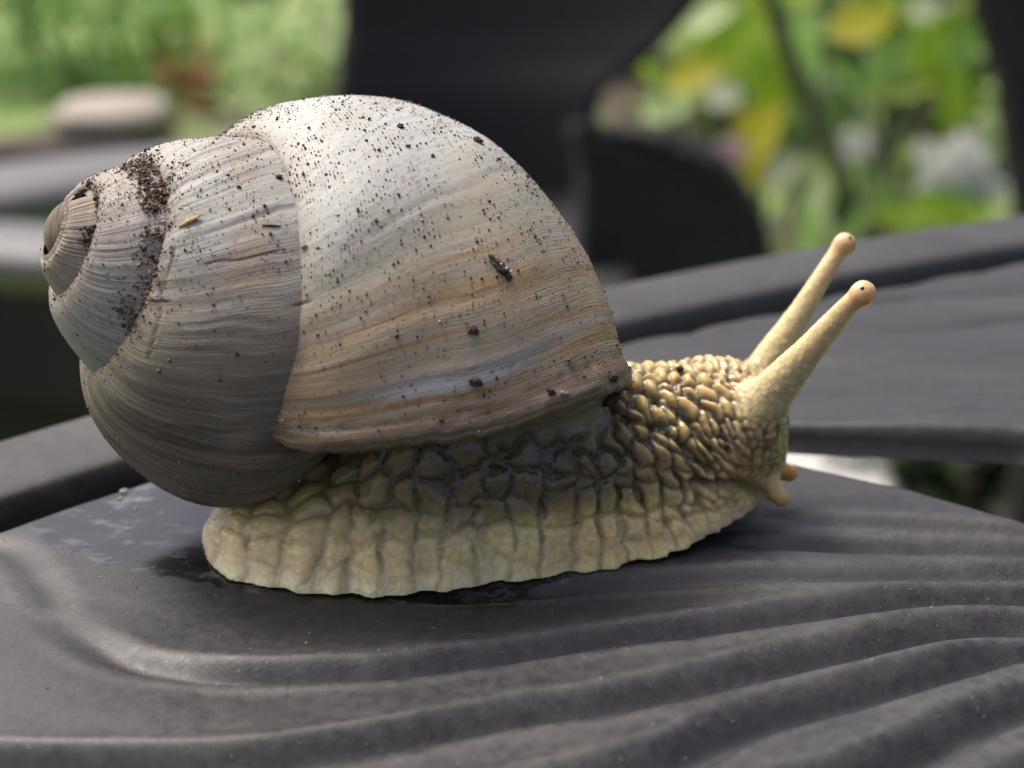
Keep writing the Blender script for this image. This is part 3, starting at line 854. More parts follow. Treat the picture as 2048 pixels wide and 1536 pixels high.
    co2[:, 2] = np.maximum(co2[:, 2], .03)
    me.vertices.foreach_set('co', (co2 * MM).astype(np.float32).ravel())
    # pigment
    C = lambda r, g, b_: np.array([r, g, b_])
    mixc = lambda c, d, w: c + (d - c) * np.clip(w, 0, 1)[:, None]
    groove = (np.maximum(sstep(.55, .15, np.sqrt(np.clip(1 - (d1 / .66) ** 2, 0, 1))), sstep(.30, .02, d2 - d1)) * (1 - footz) + sstep(.24, .0, edge) * footz) * (1 - headw) + sstep(.26, .02, v2 - v1) * headw
    groove = np.maximum(groove * (1 - .45 * foot), furrow * 1.25)
    groove = np.maximum(groove, crease * .9)
    for _ in range(2):
        groove = .5 * groove + .5 * (np.bincount(ed[:, 0], groove[ed[:, 1]], n) + np.bincount(ed[:, 1], groove[ed[:, 0]], n)) / deg
    subg = np.clip(1 - sub / .25, 0, 1)
    pale = C(.88, .71, .34); olive = C(.54, .42, .16); tanc = C(.46, .35, .165); dark = C(.030, .024, .018); cream = C(.62, .55, .33); orange = C(.55, .29, .08)
    col = olive + 0 * co
    col = mixc(col, pale, sstep(6.5, 2.5, z))
    col = mixc(col, C(.74, .57, .24), sstep(-4, 8, x) * sstep(7, 3, z) * .7)
    col = mixc(col, tanc, sstep(9, 15, x) * sstep(4, 9, z))
    col = mixc(col, C(.90, .76, .45), sstep(2.0, .6, z) * sstep(6, -10, x) * .8)
    # dark saddle where the neck comes out of the shell
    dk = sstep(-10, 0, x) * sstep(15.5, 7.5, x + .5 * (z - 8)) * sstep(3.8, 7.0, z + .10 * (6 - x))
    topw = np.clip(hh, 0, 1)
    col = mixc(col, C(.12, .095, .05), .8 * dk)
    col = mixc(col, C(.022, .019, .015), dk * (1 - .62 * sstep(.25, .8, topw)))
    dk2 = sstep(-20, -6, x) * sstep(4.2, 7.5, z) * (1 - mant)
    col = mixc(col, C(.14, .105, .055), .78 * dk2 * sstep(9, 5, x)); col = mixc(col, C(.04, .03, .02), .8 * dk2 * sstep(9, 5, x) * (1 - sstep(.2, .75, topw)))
    gd = .42 + .53 * sstep(2, 9, x) * sstep(3, 6, z) + .1 * sstep(-5, 8, x)
    col = mixc(col, dark, groove * gd * flank)
    col = mixc(col, C(.22, .15, .06), subg * .24 * flank * (1 - headw) * (foot + .25 * neckw))
    col = mixc(col, C(.16, .11, .05), .22 * fringe * flank * sstep(.35, .05, pl) * sstep(-.2, .4, vnoise(a * 3, b, seed=59)))
    col = mixc(col, C(.30, .19, .085), headw * flank * .45 * sstep(10.5, 6, z) * sstep(2.0, 4.5, z))
    # translucent brownish hollow below the near tentacle
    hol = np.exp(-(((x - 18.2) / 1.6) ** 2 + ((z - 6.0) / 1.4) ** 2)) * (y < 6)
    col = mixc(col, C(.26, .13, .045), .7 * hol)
    col = mixc(col, cream, tent * .92)
    col = mixc(col, C(.68, .57, .33), tent * .5 * sstep(.2, 1.0, up_t))
    col = mixc(col, C(.50, .42, .22), feel * .5)
    col = mixc(col, orange, feel * sstep(3.2, 2.3, z - .1 * (y - 4)) * .8)
    col = mixc(col, orange, feel * (y > 7.5) * .85)
    col = mixc(col, C(.40, .34, .20), tent * .55 * sstep(.75, .25, ht) * (1 - bw))
    low_side = np.maximum(sstep(-.7, .5, (x - BULB_NEAR[0]) - (z - BULB_NEAR[2])) * (y < 7), sstep(-.5, .6, (x - BULB_FAR[0]) - (z - BULB_FAR[2])) * (y > 7))
    col = mixc(col, C(.52, .40, .22), bw * .85); col = mixc(col, C(.60, .30, .08), bw * .75 * low_side)
    col = mixc(col, C(.26, .24, .17), mant * .8)
    col = mixc(col, C(.34, .27, .20), (1 - feel) * sstep(12, 16, x) * sstep(1.3, .3, z - np.interp(x, FOOT_X, FOOT_B)) * .8)
    col *= (1 + .12 * vnoise(x * 2, y * 2, z * 2, 57) + .10 * rid * chartw)[:, None]
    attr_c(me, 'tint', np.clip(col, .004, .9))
    wet = np.clip(flank * (.75 + .3 * vnoise(x * .5, y * .5, z * .5, 58)) * (1 - .35 * headw * sstep(10, 6, z)) + .25 * tent + .6 * bw, 0, 1)
    attr_f(me, 'wet', wet); attr_f(me, 'thin', np.clip(tent + feel, 0, 1))
    me.name = 'body'
    me.materials.clear()
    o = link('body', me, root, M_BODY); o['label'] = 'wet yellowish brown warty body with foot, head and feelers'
    # eyes: dark spot inside each bulb
    for b, d in ((BULB_NEAR, (-.25, -.75, .62)), (BULB_FAR, (.3, -.5, .6))):
        d = np.array(d); d = d / np.linalg.norm(d)
        c = (np.array(b[:3]) + d * (b[3] - .12)) * MM
        bm = bmesh.new(); bmesh.ops.create_icosphere(bm, subdivisions=3, radius=.17 * MM, matrix=Matrix.Translation(c))
        em = bpy.data.meshes.new('eye'); bm.to_mesh(em); bm.free(); link('eye', em, o, M_EYE)
    return co2

snail = empty('snail')
tag(snail, 'large edible snail with grey ribbed spiral shell crawling over the dark table', 'snail')
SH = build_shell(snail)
BODY = build_body(snail)

# ------------------------------------------------------------------ soil, seeds and dust
ICO = None
def ico():
    global ICO
    if ICO is None:
        bm = bmesh.new(); bmesh.ops.create_icosphere(bm, subdivisions=1, radius=1)
        bm.verts.ensure_lookup_table()
        ICO = (np.array([v.co[:] for v in bm.verts]), np.array([[v.index for v in f.verts] for f in bm.faces])); bm.free()
    return ICO

def grains(name, C, R, cols, flat=None, N=None):
    """many small crumbs as one mesh"""
    V0, F0 = ico(); n = len(C)
    J = V0[None] * (1 + .38 * RNG.uniform(-1, 1, (n, len(V0), 1))) * RNG.uniform(.6, 1.25, (n, 1, 3))
    P = np.asarray(C)[:, None] + J * np.asarray(R)[:, None, None]
    F = (np.arange(n)[:, None, None] * len(V0) + F0[None]).reshape(-1, 3)
    me = mesh_np(name, P.reshape(-1, 3), F)
    attr_c(me, 'tint', np.repeat(np.asarray(cols), len(V0), 0))
    return me

def soil_cols(n):
    u = RNG.random(n)
    pal = np.array([[.065, .042, .025], [.10, .066, .038], [.038, .026, .017], [.21, .135, .07], [.40, .29, .17], [.55, .5, .42]])
    k = np.searchsorted(np.cumsum([.3, .25, .17, .15, .10, .03]), u).clip(0, 5)
    return pal[k] * RNG.uniform(.75, 1.3, (n, 1))

def build_soil():
    P, N, V = SH['P'], SH['N'], SH['V']; th, fl = SH['th'], SH['fromlip']
    Pf, Nf, Vf, Ff = P.reshape(-1, 3), N.reshape(-1, 3), V.ravel(), fl.ravel()
    thf = np.repeat(th, P.shape[1])
    ok = (thf > -19.5) & (Vf > .25)
    pat = vnoise(Pf[:, 0] * 230, Pf[:, 1] * 230, Pf[:, 2] * 230, 101); pat2 = vnoise(Pf[:, 0] * 700, Pf[:, 1] * 700, Pf[:, 2] * 700, 102)
    area = np.interp(thf, [-20, -12, -6, 0], [.25, .45, .8, 1])
    w = (.06 + 1.1 * sstep(-.15, .75, Nf[:, 2]) * (.45 + .55 * sstep(-.3, .5, pat)) * (.3 + sstep(-.3, .5, pat2))) * sstep(1, 9, Ff + 2) * area
    w += .75 * np.exp(-((Ff - 2.0) / 1.3) ** 2) * (.3 + sstep(-.3, .5, pat2))
    w += 1.4 * np.exp(-(Vf / .75) ** 2) * area * (.5 + .5 * pat2)
    w *= np.interp(thf, [-20, -9, -6], [.6, .75, 1])
    # packed dirt along one stretch of seam
    k = (th > -2 * np.pi - 2.25) & (th < -2 * np.pi - .05); line = P[k][::40, 2]
    k2 = (th > -4 * np.pi - 2.2) & (th < -4 * np.pi - .5); line2 = P[k2][::30, 2]
    d = np.full(len(Pf), 1.0)
    m = (thf < -4.5) & (thf > -14.5); d[m] = np.min(np.linalg.norm(Pf[m][:, None] - line[None], axis=-1), 1)
    dd = np.full(len(Pf), 1.0); m2 = (thf < -10) & (thf > -19.5); dd[m2] = np.min(np.linalg.norm(Pf[m2][:, None] - line2[None], axis=-1), 1)
    packed = np.exp(-(d / .00105) ** 2) * (.25 + sstep(-.4, .5, pat2)) + .6 * np.exp(-(dd / .0005) ** 2) * (.25 + sstep(-.4, .5, pat2))
    w = np.where(ok, np.clip(w, 0, None), 0); packed = np.where(ok | (Vf > .1), packed, 0)
    i1 = RNG.choice(len(w), 15000, p=w / w.sum()); i2 = RNG.choice(len(w), 1900, p=packed / packed.sum())
    R1 = np.exp(RNG.normal(math.log(.041), .5, 15000)).clip(.022, .2) * MM; R2 = np.exp(RNG.normal(math.log(.075), .4, 1900)).clip(.03, .2) * MM
    C1 = Pf[i1] + Nf[i1] * (R1 * .35)[:, None]; C2 = Pf[i2] + Nf[i2] * (R2 * RNG.uniform(.1, 2.2, 1900))[:, None]
    # small clusters round some crumbs
    j = RNG.choice(15000, 420); C3 = C1[j] + RNG.normal(0, .00013, (420, 3)); R3 = R1[j] * RNG.uniform(.4, .9, 420)
    o = link('soil_crumbs', grains('soil_crumbs', np.concatenate([C1, C2, C3]), np.concatenate([R1, R2, R3]), soil_cols(15000 + 1900 + 420)), mat=M_SOIL, smooth=False)
    tag(o, 'fine dark soil crumbs dusted over the snail shell', 'soil', kind='stuff')
    # thin root fibres in the packed dirt
    Vs, Fs, off = [], [], 0
    for i in RNG.choice(len(w), 150, p=packed / packed.sum()):
        L = RNG.uniform(.4, 1.5) * MM; t = np.linspace(0, 1, 7)
        a = RNG.normal(size=3); a -= Nf[i] * (a @ Nf[i]); a /= np.linalg.norm(a); bb = np.cross(a, Nf[i])
        cv = RNG.uniform(-1, 1)
        path = Pf[i] + np.outer(t * L, a) + np.outer(L * cv * t * (1 - t), bb) + np.outer(.00005 + L * RNG.uniform(.05, .35) * t * (1 - t * .6), Nf[i])
        v, f = tube_np(path, .000014, 4); Vs.append(v); Fs.append(f + off); off += len(v)
    me = mesh_np('root_fibres', np.concatenate(Vs), np.concatenate(Fs)); attr_c(me, 'tint', np.tile([.36, .27, .16], (off, 1)))
    tag(link('root_fibres', me, mat=M_SOIL), 'tangle of thin pale root fibres in the shell seam', 'fibres', kind='stuff')

def shell_at(px, py):
    d = np.hypot(SH['XY'][..., 0] - px, SH['XY'][..., 1] - py) + np.where(SH['facing'], 0, 1e4)
    near = d < 6
    if near.any():
        z = np.where(near, SH['Z'], 9); k = np.unravel_index(z.argmin(), z.shape)
    else: k = np.unravel_index(d.argmin(), d.shape)
    return SH['P'][k], SH['N'][k]

def body_at(px, py):
    xy, z = proj(BODY * MM); d = np.hypot(xy[:, 0] - px, xy[:, 1] - py)
    c = np.nonzero(d < 7)[0]; k = c[z[c].argmin()]; P = BODY[k] * MM
    n = CAM - P; n /= np.linalg.norm(n); n[2] += .5; return P, n / np.linalg.norm(n)

def clod(name, P, N, ex, ey, ang, label, cat, seed, rough=.35, col=(.06, .042, .027), tip=0.0, sub=4, group=None):
    """lumpy crumb; ex, ey half-sizes in mm along and across, turned by ang in the picture plane"""
    r = RT * math.cos(ang) - UP * math.sin(ang); r = r - N * (r @ N); r /= np.linalg.norm(r); s = np.cross(N, r)
    bm = bmesh.new(); bmesh.ops.create_icosphere(bm, subdivisions=sub, radius=1)
    V = np.array([v.co[:] for v in bm.verts]); F = np.array([[v.index for v in f.verts] for f in bm.faces]); bm.free()
    k = 1 + rough * (vnoise(V[:, 0] * 2.2, V[:, 1] * 2.2, V[:, 2] * 2.2, seed) + .6 * vnoise(V[:, 0] * 5, V[:, 1] * 5, V[:, 2] * 5, seed + 1) + .35 * vnoise(V[:, 0] * 10, V[:, 1] * 10, V[:, 2] * 10, seed + 2))
    V = V * k[:, None]
    taper = 1 - tip * np.abs(V[:, 0]) ** 1.5
    W = np.outer(V[:, 0] * ex, r) + np.outer(V[:, 1] * ey * taper, s) + np.outer(V[:, 2] * ey * .8 * taper, N)
    me = mesh_np(name, W * MM, F)
    attr_c(me, 'tint', np.asarray(col) * (1 + .5 * vnoise(V[:, 0] * 6, V[:, 1] * 6, V[:, 2] * 6, seed + 3))[:, None])
    o = link(name, me, mat=M_SOIL); o.location = P + N * ey * .45 * MM
    tag(o, label, cat, group); return o

build_soil()
_p, _n = shell_at(1003, 533)
clod('soil_clod', _p, _n, .95, .30, .78, 'long dark soil clod clinging to the flank of the shell', 'soil clod', 3, .45)
for (x, y) in ((1004, 528), (1012, 536), (1020, 540)):
    p_, n_ = shell_at(x, y)
    c_ = clod('quartz_grain', p_ + n_ * .00024, n_, .10, .09, 0, 'tiny glassy sand grain on the long soil clod', 'sand grain', int(x), .12, (.75, .72, .66), sub=2, group='sand grains on the long clod')
for i, (x, y, ex, ey, a, lab) in enumerate([
    (955, 281, .34, .26, .2, 'round dark soil clod near the top of the shell'),
    (948, 657, .38, .26, -.1, 'brown soil clod below the long clod on the shell'),
    (952, 766, .45, .28, .3, 'dark soil clod in the growth lines above the shell lip'),
    (1103, 781, .32, .26, .5, 'small soil clod beside a pale flake near the shell lip'),
    (1218, 757, .45, .32, -.3, 'crumbly soil clod where the shell lip meets the neck'),
    (800, 250, .26, .2, 0, 'small dark soil clod on the crest of the shell'),
    (555, 350, .24, .2, .4, 'dark soil clod beside the seam on the upper shell'),
    (158, 391, .5, .26, -.2, 'brown crumb of soil put over a gap beside the shell tip')]):  # last crumb added to cover the slit between apex cap and first turn
    p_, n_ = shell_at(x, y); clod('soil_clod', p_, n_, ex, ey, a, lab, 'soil clod', 20 + i * 5, .4)
p_, n_ = shell_at(1122, 783)
clod('pale_flake', p_, n_, .42, .2, .1, 'pale thin flake stuck near the shell lip', 'flake', 77, .2, (.42, .34, .27))
p_, n_ = body_at(1228, 803); clod('soil_clod', p_, n_, .75, .42, -.7, 'mottled soil clod lying on the dark neck under the lip', 'soil clod', 61, .4, (.06, .045, .03))
p_, n_ = body_at(1357, 733); clod('soil_clod', p_, n_, .30, .26, 0, 'little black soil crumb on top of the wet neck', 'soil clod', 66, .3, (.02, .017, .018))
p_, n_ = shell_at(383, 443); clod('seed_husk', p_, n_, .95, .22, -.5, 'pale tan seed husk lying in the dirty shell seam', 'seed', 71, .08, (.5, .36, .15), tip=.55)
p_, n_ = shell_at(548, 450); clod('twig_splinter', p_, n_, .75, .085, -.1, 'thin dark splinter of twig on the grey shell turn', 'twig', 81, .15, (.03, .02, .012), tip=.4)

def mat_bead():
    t = NT('clear_bead'); return t.done(t.n('BsdfPrincipled', **{'Base Color': (.95, .95, .95), 'Roughness': .03, 'Transmission Weight': .9, 'IOR': 1.4}))
M_BEAD = mat_bead()
p_, n_ = shell_at(605, 493)
o_ = clod('sand_grain', p_, n_, .28, .2, 0, 'clear shining sand grain on the shell seam', 'sand grain', 91, .15, (.8, .8, .8), sub=3); o_.data.materials[0] = M_BEAD

def slat_z(x, y):
    return float(relief(np.array([[x]]), np.array([[y]]))[0][0, 0])

def build_dust():
    n = 5200
    y = RNG.uniform(-.05, .016, n * 2); x = RNG.uniform(-.05, .05, n * 2)
    near = (y < near_edge(x) - .002); x, y = x[near][:n], y[near][:n]
    keep = vnoise(x * 120, y * 200, 0, 111) > RNG.uniform(-.9, .5, len(x)); x, y = x[keep], y[keep]
    Z, _ = relief(x[:, None], y[:, None]); R = np.exp(RNG.normal(math.log(.026), .5, len(x))).clip(.012, .09) * MM
    pal = np.array([[.32, .28, .2], [.22, .2, .17], [.5, .46, .38], [.26, .17, .08]])
    me = grains('dust_grains', np.stack([x, y, Z[:, 0] + R * .5], -1), R, pal[RNG.integers(0, 4, len(x))] * RNG.uniform(.6, 1.2, (len(x), 1)))
    tag(link('dust_grains', me, mat=M_SOIL, smooth=False), 'pale dust grains scattered over the dark table slat', 'dust', kind='stuff')
    for i, (px, py, r) in enumerate([(248, 985, .45), (240, 1000, .28), (222, 1027, .16), (272, 1019, .16)]):
        p = unp(px, py, 0); zt = slat_z(p[0], p[1])
        bm = bmesh.new(); bmesh.ops.create_icosphere(bm, subdivisions=3, radius=r * MM)
        for v in bm.verts: v.co.z *= .55
        me = bpy.data.meshes.new('slime_bubble'); bm.to_mesh(me); bm.free()
        o = link('slime_bubble', me, mat=M_BEAD); o.location = (p[0], p[1], zt + r * .15 * MM)
        tag(o, ['large clear slime bubble in the wet patch behind the tail', 'small clear slime bubble touching the large one', 'tiny clear slime bubble in the middle of the wet patch', 'tiny clear slime bubble in the wet patch under the shell'][i], 'bubble', 'slime bubbles by the tail')
build_dust()

# ------------------------------------------------------------------ dark garden chairs beyond the table
def sheet(name, parent, P, thick, mat=M_CHAIR):
    """grid of points (n, m, 3) given thickness along its normal"""
    du = np.gradient(P, axis=0); dv = np.gradient(P, axis=1); N = np.cross(du, dv); N /= np.linalg.norm(N, axis=-1, keepdims=True) + 1e-12
    n, m = P.shape[:2]; Q = P + N * thick
    V = np.concatenate([P.reshape(-1, 3), Q.reshape(-1, 3)]); F = grid_faces(n, m); k = n * m
    rim = np.r_[np.arange(m), np.arange(1, n) * m + m - 1, (n - 1) * m + np.arange(m - 2, -1, -1), np.arange(n - 2, 0, -1) * m]
    nx = np.roll(rim, -1)
    side = np.stack([rim, nx, nx + k, rim + k], -1)
    o = link(name, mesh_np(name, V, np.concatenate([F[:, ::-1], F + k, side])), mat=mat)
    o.parent = parent; o.matrix_parent_inverse = Matrix.Translation(parent.location).inverted()
    return o

def edges_sheet(left, right, y, n=24, m=16, bow=.0, lean=0.0, ripple=0.0):
    """surface between two traced edges, standing at depth y; bow pushes the middle back"""
    L, R = smooth_curve(left, 8), smooth_curve(right, 8)
    tl = np.linspace(0, 1, len(L)); tr = np.linspace(0, 1, len(R)); t = np.linspace(0, 1, n)
    L = np.stack([np.interp(t, tl, L[:, k]) for k in (0, 1)], -1); R = np.stack([np.interp(t, tr, R[:, k]) for k in (0, 1)], -1)
    out = np.zeros((n, m, 3)); s = np.linspace(0, 1, m)
    for i in range(n):
        a = at(*L[i], y + lean * t[i]); b = at(*R[i], y + lean * t[i])
        out[i] = a + (b - a) * s[:, None]
        out[i, :, 1] += bow * 4 * s * (1 - s) + ripple * np.sin((t[i] * 7 + 1.2 * (s - .4) ** 2) * 2 * np.pi)
    return out

def leg(parent, top, foot, r0=.022, r1=.016):
    top, foot = np.array(top), np.array(foot); V, F = tube_np(np.array([top + (foot - top) * t for t in np.linspace(0, 1, 6)]), np.linspace(r0, r1, 6), 10)
    o = link('leg', mesh_np('leg', V, F), mat=M_CHAIR); o.parent = parent; o.matrix_parent_inverse = Matrix.Translation(parent.location).inverted()

def arm_band(parent, path, width, z, thick=.018, name='armrest'):
    P = smooth_curve(path, 8); T = np.gradient(P, axis=0); T /= np.linalg.norm(T, axis=1, keepdims=True)
    Nn = np.stack([-T[:, 1], T[:, 0]], -1); w = np.interp(np.linspace(0, 1, len(P)), np.linspace(0, 1, len(width)), width)
    s = np.linspace(-1, 1, 9)
    G = np.zeros((len(P), 9, 3)); G[..., :2] = P[:, None] + Nn[:, None] * (s[None, :, None] * w[:, None, None] / 2); G[..., 2] = z - .010 * np.abs(s) ** 3
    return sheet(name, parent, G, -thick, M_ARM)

M_ARM = simple_mat('toplit_arm_plastic', (.11, .11, .115), .55, .2, 300)  # lighter chair plastic: dust and the sky light from above put into its colour
def build_chairs():
    # chair whose tall back stands behind the shell
    A = empty('garden_chair', tuple(at(940, 300, 1.75) * np.array([1, 1, 0]) + np.array([0, 0, GROUND_Z])))
    tag(A, 'dark plastic garden chair with tall flaring back behind the shell', 'chair')
    sheet('backrest', A, edges_sheet([(720, -760), (660, -600), (672, -300), (686, 0), (676, 120), (664, 240), (660, 660)], [(1560, -760), (1640, -600), (1560, -220), (1405, 0), (1290, 128), (1195, 232), (1195, 660)], 1.78, 40, 24, .03, -.10, .0006), .012)
    sheet('armrest', A, edges_sheet([(1130, 258), (1150, 330), (1150, 450), (1150, 640)], [(1340, 256), (1440, 300), (1530, 430), (1560, 640)], 1.42, 20, 12, .02, .0, .002), .02)
    sheet('armrest', A, edges_sheet([(300, 300), (300, 400), (300, 500), (300, 640)], [(560, 300), (640, 330), (660, 430), (660, 640)], 1.42, 20, 12, .02), .02)
    s0 = at(660, 330, 1.72); s1 = at(1150, 330, 1.72); z = s0[2] - .03
    G = np.zeros((12, 12, 3)); u = np.linspace(0, 1, 12)
    G[..., 0] = s0[0] - .04 + (s1[0] - s0[0] + .08) * u[None]; G[..., 1] = 1.30 + .44 * u[:, None]; G[..., 2] = z - .02 * np.sin(np.pi * u[None])
    sheet('seat', A, G, -.015)
    for (x, y) in ((s0[0], 1.34), (s1[0], 1.34), (s0[0], 1.7), (s1[0], 1.7)): leg(A, (x, y, z - .01), (x * 1.05, y, GROUND_Z))
    # chair with broad arms on the apex side
    c = unp(-150, 420, -.15)
    B = empty('garden_chair', (c[0], c[1] + .2, GROUND_Z))
    tag(B, 'dark plastic garden chair with broad light-catching arms beyond the shell tip', 'chair')
    za = -.150
    def pl(px, py): return unp(px, py, za)[:2]
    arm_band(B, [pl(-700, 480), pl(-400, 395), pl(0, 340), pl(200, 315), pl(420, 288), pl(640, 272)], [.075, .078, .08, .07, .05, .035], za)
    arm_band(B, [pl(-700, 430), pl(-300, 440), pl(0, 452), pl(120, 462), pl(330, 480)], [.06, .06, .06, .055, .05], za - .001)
    y0 = c[1] + .12
    sheet('shade_panel', B, edges_sheet([(-900, 350), (-900, 500), (-900, 1000)], [(620, 300), (640, 500), (640, 1000)], y0 + .55, 12, 20, .05), .015)  # dark upright sheet added to stand in for the shadow below the arms
    sheet('seat', B, edges_sheet([(-700, 520), (-700, 700), (-700, 900)], [(560, 520), (560, 700), (560, 900)], y0 + .25, 10, 14, .08), .015)
    for (px, y) in ((-600, y0), (300, y0), (-600, y0 + .5), (300, y0 + .5)):
        p = at(px, 500, y); leg(B, (p[0], y, za - .02 if y < y0 + .1 else -.36), (p[0], y, GROUND_Z))
    # chair whose back edge shows beside the white flowers
    Cc = empty('garden_chair', tuple(at(2250, 440, 1.25) * np.array([1, 1, 0]) + np.array([0, 0, GROUND_Z])))
    tag(Cc, 'dark plastic garden chair seen edge-on beside the white flowers', 'chair')
    sheet('backrest', Cc, edges_sheet([(1860, -600), (1905, -200), (1938, 0), (1985, 160), (2003, 300), (2022, 400), (2036, 520)], [(2700, -600), (2680, -200), (2650, 0), (2600, 160), (2560, 300), (2540, 400), (2520, 520)], 1.28, 30, 14, .05, -.06), .012)
    p0 = at(2050, 520, 1.26); p1 = at(2500, 520, 1.26)
    G = np.zeros((8, 8, 3)); u = np.linspace(0, 1, 8); G[..., 0] = p0[0] + (p1[0] - p0[0]) * u[None]; G[..., 1] = .86 + .4 * u[:, None]; G[..., 2] = p0[2] - .02
    sheet('seat', Cc, G, -.015)
    for (x, y) in ((p0[0] + .02, .9), (p1[0] - .02, .9), (p0[0] + .02, 1.24), (p1[0] - .02, 1.24)): leg(Cc, (x, y, p0[2] - .03), (x, y, GROUND_Z))
build_chairs()

# ------------------------------------------------------------------ stones on the ground
def stone(name, c, sx, sy, sz, seed, col, label, cat='stone'):
    bm = bmesh.new(); bmesh.ops.create_icosphere(bm, subdivisions=4, radius=1)
    V = np.array([v.co[:] for v in bm.verts]); F = np.array([[v.index for v in f.verts] for f in bm.faces]); bm.free()
    V = np.sign(V) * np.abs(V) ** .6
    V *= (1 + .10 * vnoise(V[:, 0] * 2, V[:, 1] * 2, V[:, 2] * 2, seed))[:, None]
    o = link(name, mesh_np(name, V * np.array([sx, sy, sz]) / 2, F), mat=simple_mat(name + '_mat', col, .8, .2, 40)); o.location = (c[0], c[1], GROUND_Z + sz * .35)
    tag(o, label, cat); return o
_c = unp(225, 222, GROUND_Z + .04); stone('garden_stone', _c, .22, .24, .08, 5, (.30, .27, .23), 'pale beige flat stone lying on the soil before the shrubs')
_c = unp(1640, 945, GROUND_Z); stone('paving_slab', (_c[0] - .012, _c[1], 0), .175, .36, .05, 9, (.80, .79, .74), 'bright white paving slab seen through the slot of the table', 'slab')

# ------------------------------------------------------------------ plants
LEAF_U, LEAF_V = 6, 3
def leaf_base(aspect=.5, fold=.12, droop=.25):
    u = np.linspace(0, 1, LEAF_U); w = np.sin(np.pi * u ** .8) ** .8 * aspect / 2; w[0] = w[-1] = .004
    v = np.linspace(-1, 1, LEAF_V)
    P = np.zeros((LEAF_U, LEAF_V, 3)); P[..., 0] = u[:, None]; P[..., 1] = w[:, None] * v[None]; P[..., 2] = fold * np.abs(v)[None] * w[:, None] * 2 - droop * u[:, None] ** 2 * .5
    return P.reshape(-1, 3), grid_faces(LEAF_U, LEAF_V)

def foliage_mesh(name, C, S, D, aspect, rng, fold=.15, droop=.3):
    """C centres, S lengths, D outward directions"""
    B, F = leaf_base(aspect, fold, droop); n = len(C)
    D = D / np.linalg.norm(D, axis=1, keepdims=True); r = rng.normal(size=(n, 3)); r[:, 2] += 3.0
    Y = np.cross(r, D); Y /= np.linalg.norm(Y, axis=1, keepdims=True); Zz = np.cross(D, Y)
    P = C[:, None] + S[:, None, None] * (B[None, :, :1] * D[:, None] + B[None, :, 1:2] * Y[:, None] + B[None, :, 2:] * Zz[:, None])
    Fa = (np.arange(n)[:, None, None] * len(B) + F[None]).reshape(-1, 4)
    me = mesh_np(name, P.reshape(-1, 3), Fa); attr_f(me, 'rnd', np.repeat(rng.random(n), len(B))); return me

M_STEM = simple_mat('stem', (.10, .12, .05), .7, .3, 60)
M_WOOD = simple_mat('woody_stem', (.06, .045, .03), .8, .3, 60)
def shrub(name, base, height, rad, n, leaf, mat, label, cat='shrub', aspect=.5, seed=0, group=None, stems=6, wood=M_WOOD):
    rng = np.random.default_rng(seed + 500); n = int(n * .7)
    root = empty(name, tuple(base)); tag(root, label, cat, group)
    base = np.array(base); tips = []
    V, F, off = [], [], 0
    for k in range(stems):
        a = rng.uniform(0, 2 * np.pi); q = rng.uniform(.2, .95)
        tip = base + np.array([math.cos(a) * rad * q, math.sin(a) * rad * q, height * rng.uniform(.7, 1)])
        mid = (base + tip) / 2 + np.array([-math.cos(a), -math.sin(a), 0]) * rad * .15
        path = smooth_curve([base, mid, tip], 6); tips.append(path)
        v, f = tube_np(path, np.linspace(.012, .003, len(path)) * max(height, .4), 6); V.append(v); F.append(f + off); off += len(v)
    st = link('stem', mesh_np('stem', np.concatenate(V) - base, np.concatenate(F)), root, wood)
    paths = np.concatenate([t[len(t) // 3:] for t in tips])
    C = paths[rng.integers(0, len(paths), n)] + rng.normal(size=(n, 3)) * np.array([rad, rad, height]) * .24
    C[:, 2] = np.maximum(C[:, 2], base[2] + .03)
    D = C - (base + np.array([0, 0, height * .35])); D /= np.linalg.norm(D, axis=1, keepdims=True) + 1e-9; D = D + rng.normal(size=(n, 3)) * .6; D[:, 2] += .1
    link('foliage', foliage_mesh('foliage', C - base, leaf * rng.uniform(.65, 1.3, n), D, aspect, rng), root, mat)
    return root

M_SAGE = mat_leaf('sage_leaf', (.36, .48, .22), (.56, .66, .36), .5)
M_MID = mat_leaf('mid_leaf', (.16, .32, .08), (.32, .5, .14), .5)
M_DEEP = mat_leaf('deep_leaf', (.02, .045, .016), (.055, .10, .03))
M_LIME = mat_leaf('lime_leaf', (.20, .34, .02), (.32, .46, .03), .5)
M_YELLOW = mat_leaf('yellow_leaf', (.38, .38, .02), (.52, .46, .03), .5)
M_GREY = mat_leaf('grey_leaf', (.26, .30, .20), (.42, .45, .34))
M_RUST = mat_leaf('rust_leaf', (.22, .08, .03), (.36, .14, .05))
M_WHITE = mat_leaf('white_petal', (.72, .72, .68), (.85, .84, .80), .3)
M_PINK = mat_leaf('pink_petal', (.55, .36, .42), (.68, .5, .55), .3)

def gp(px, depth):        # ground point under photo column px at depth (y)
    p = at(px, 300, depth); return (p[0], depth, GROUND_Z)

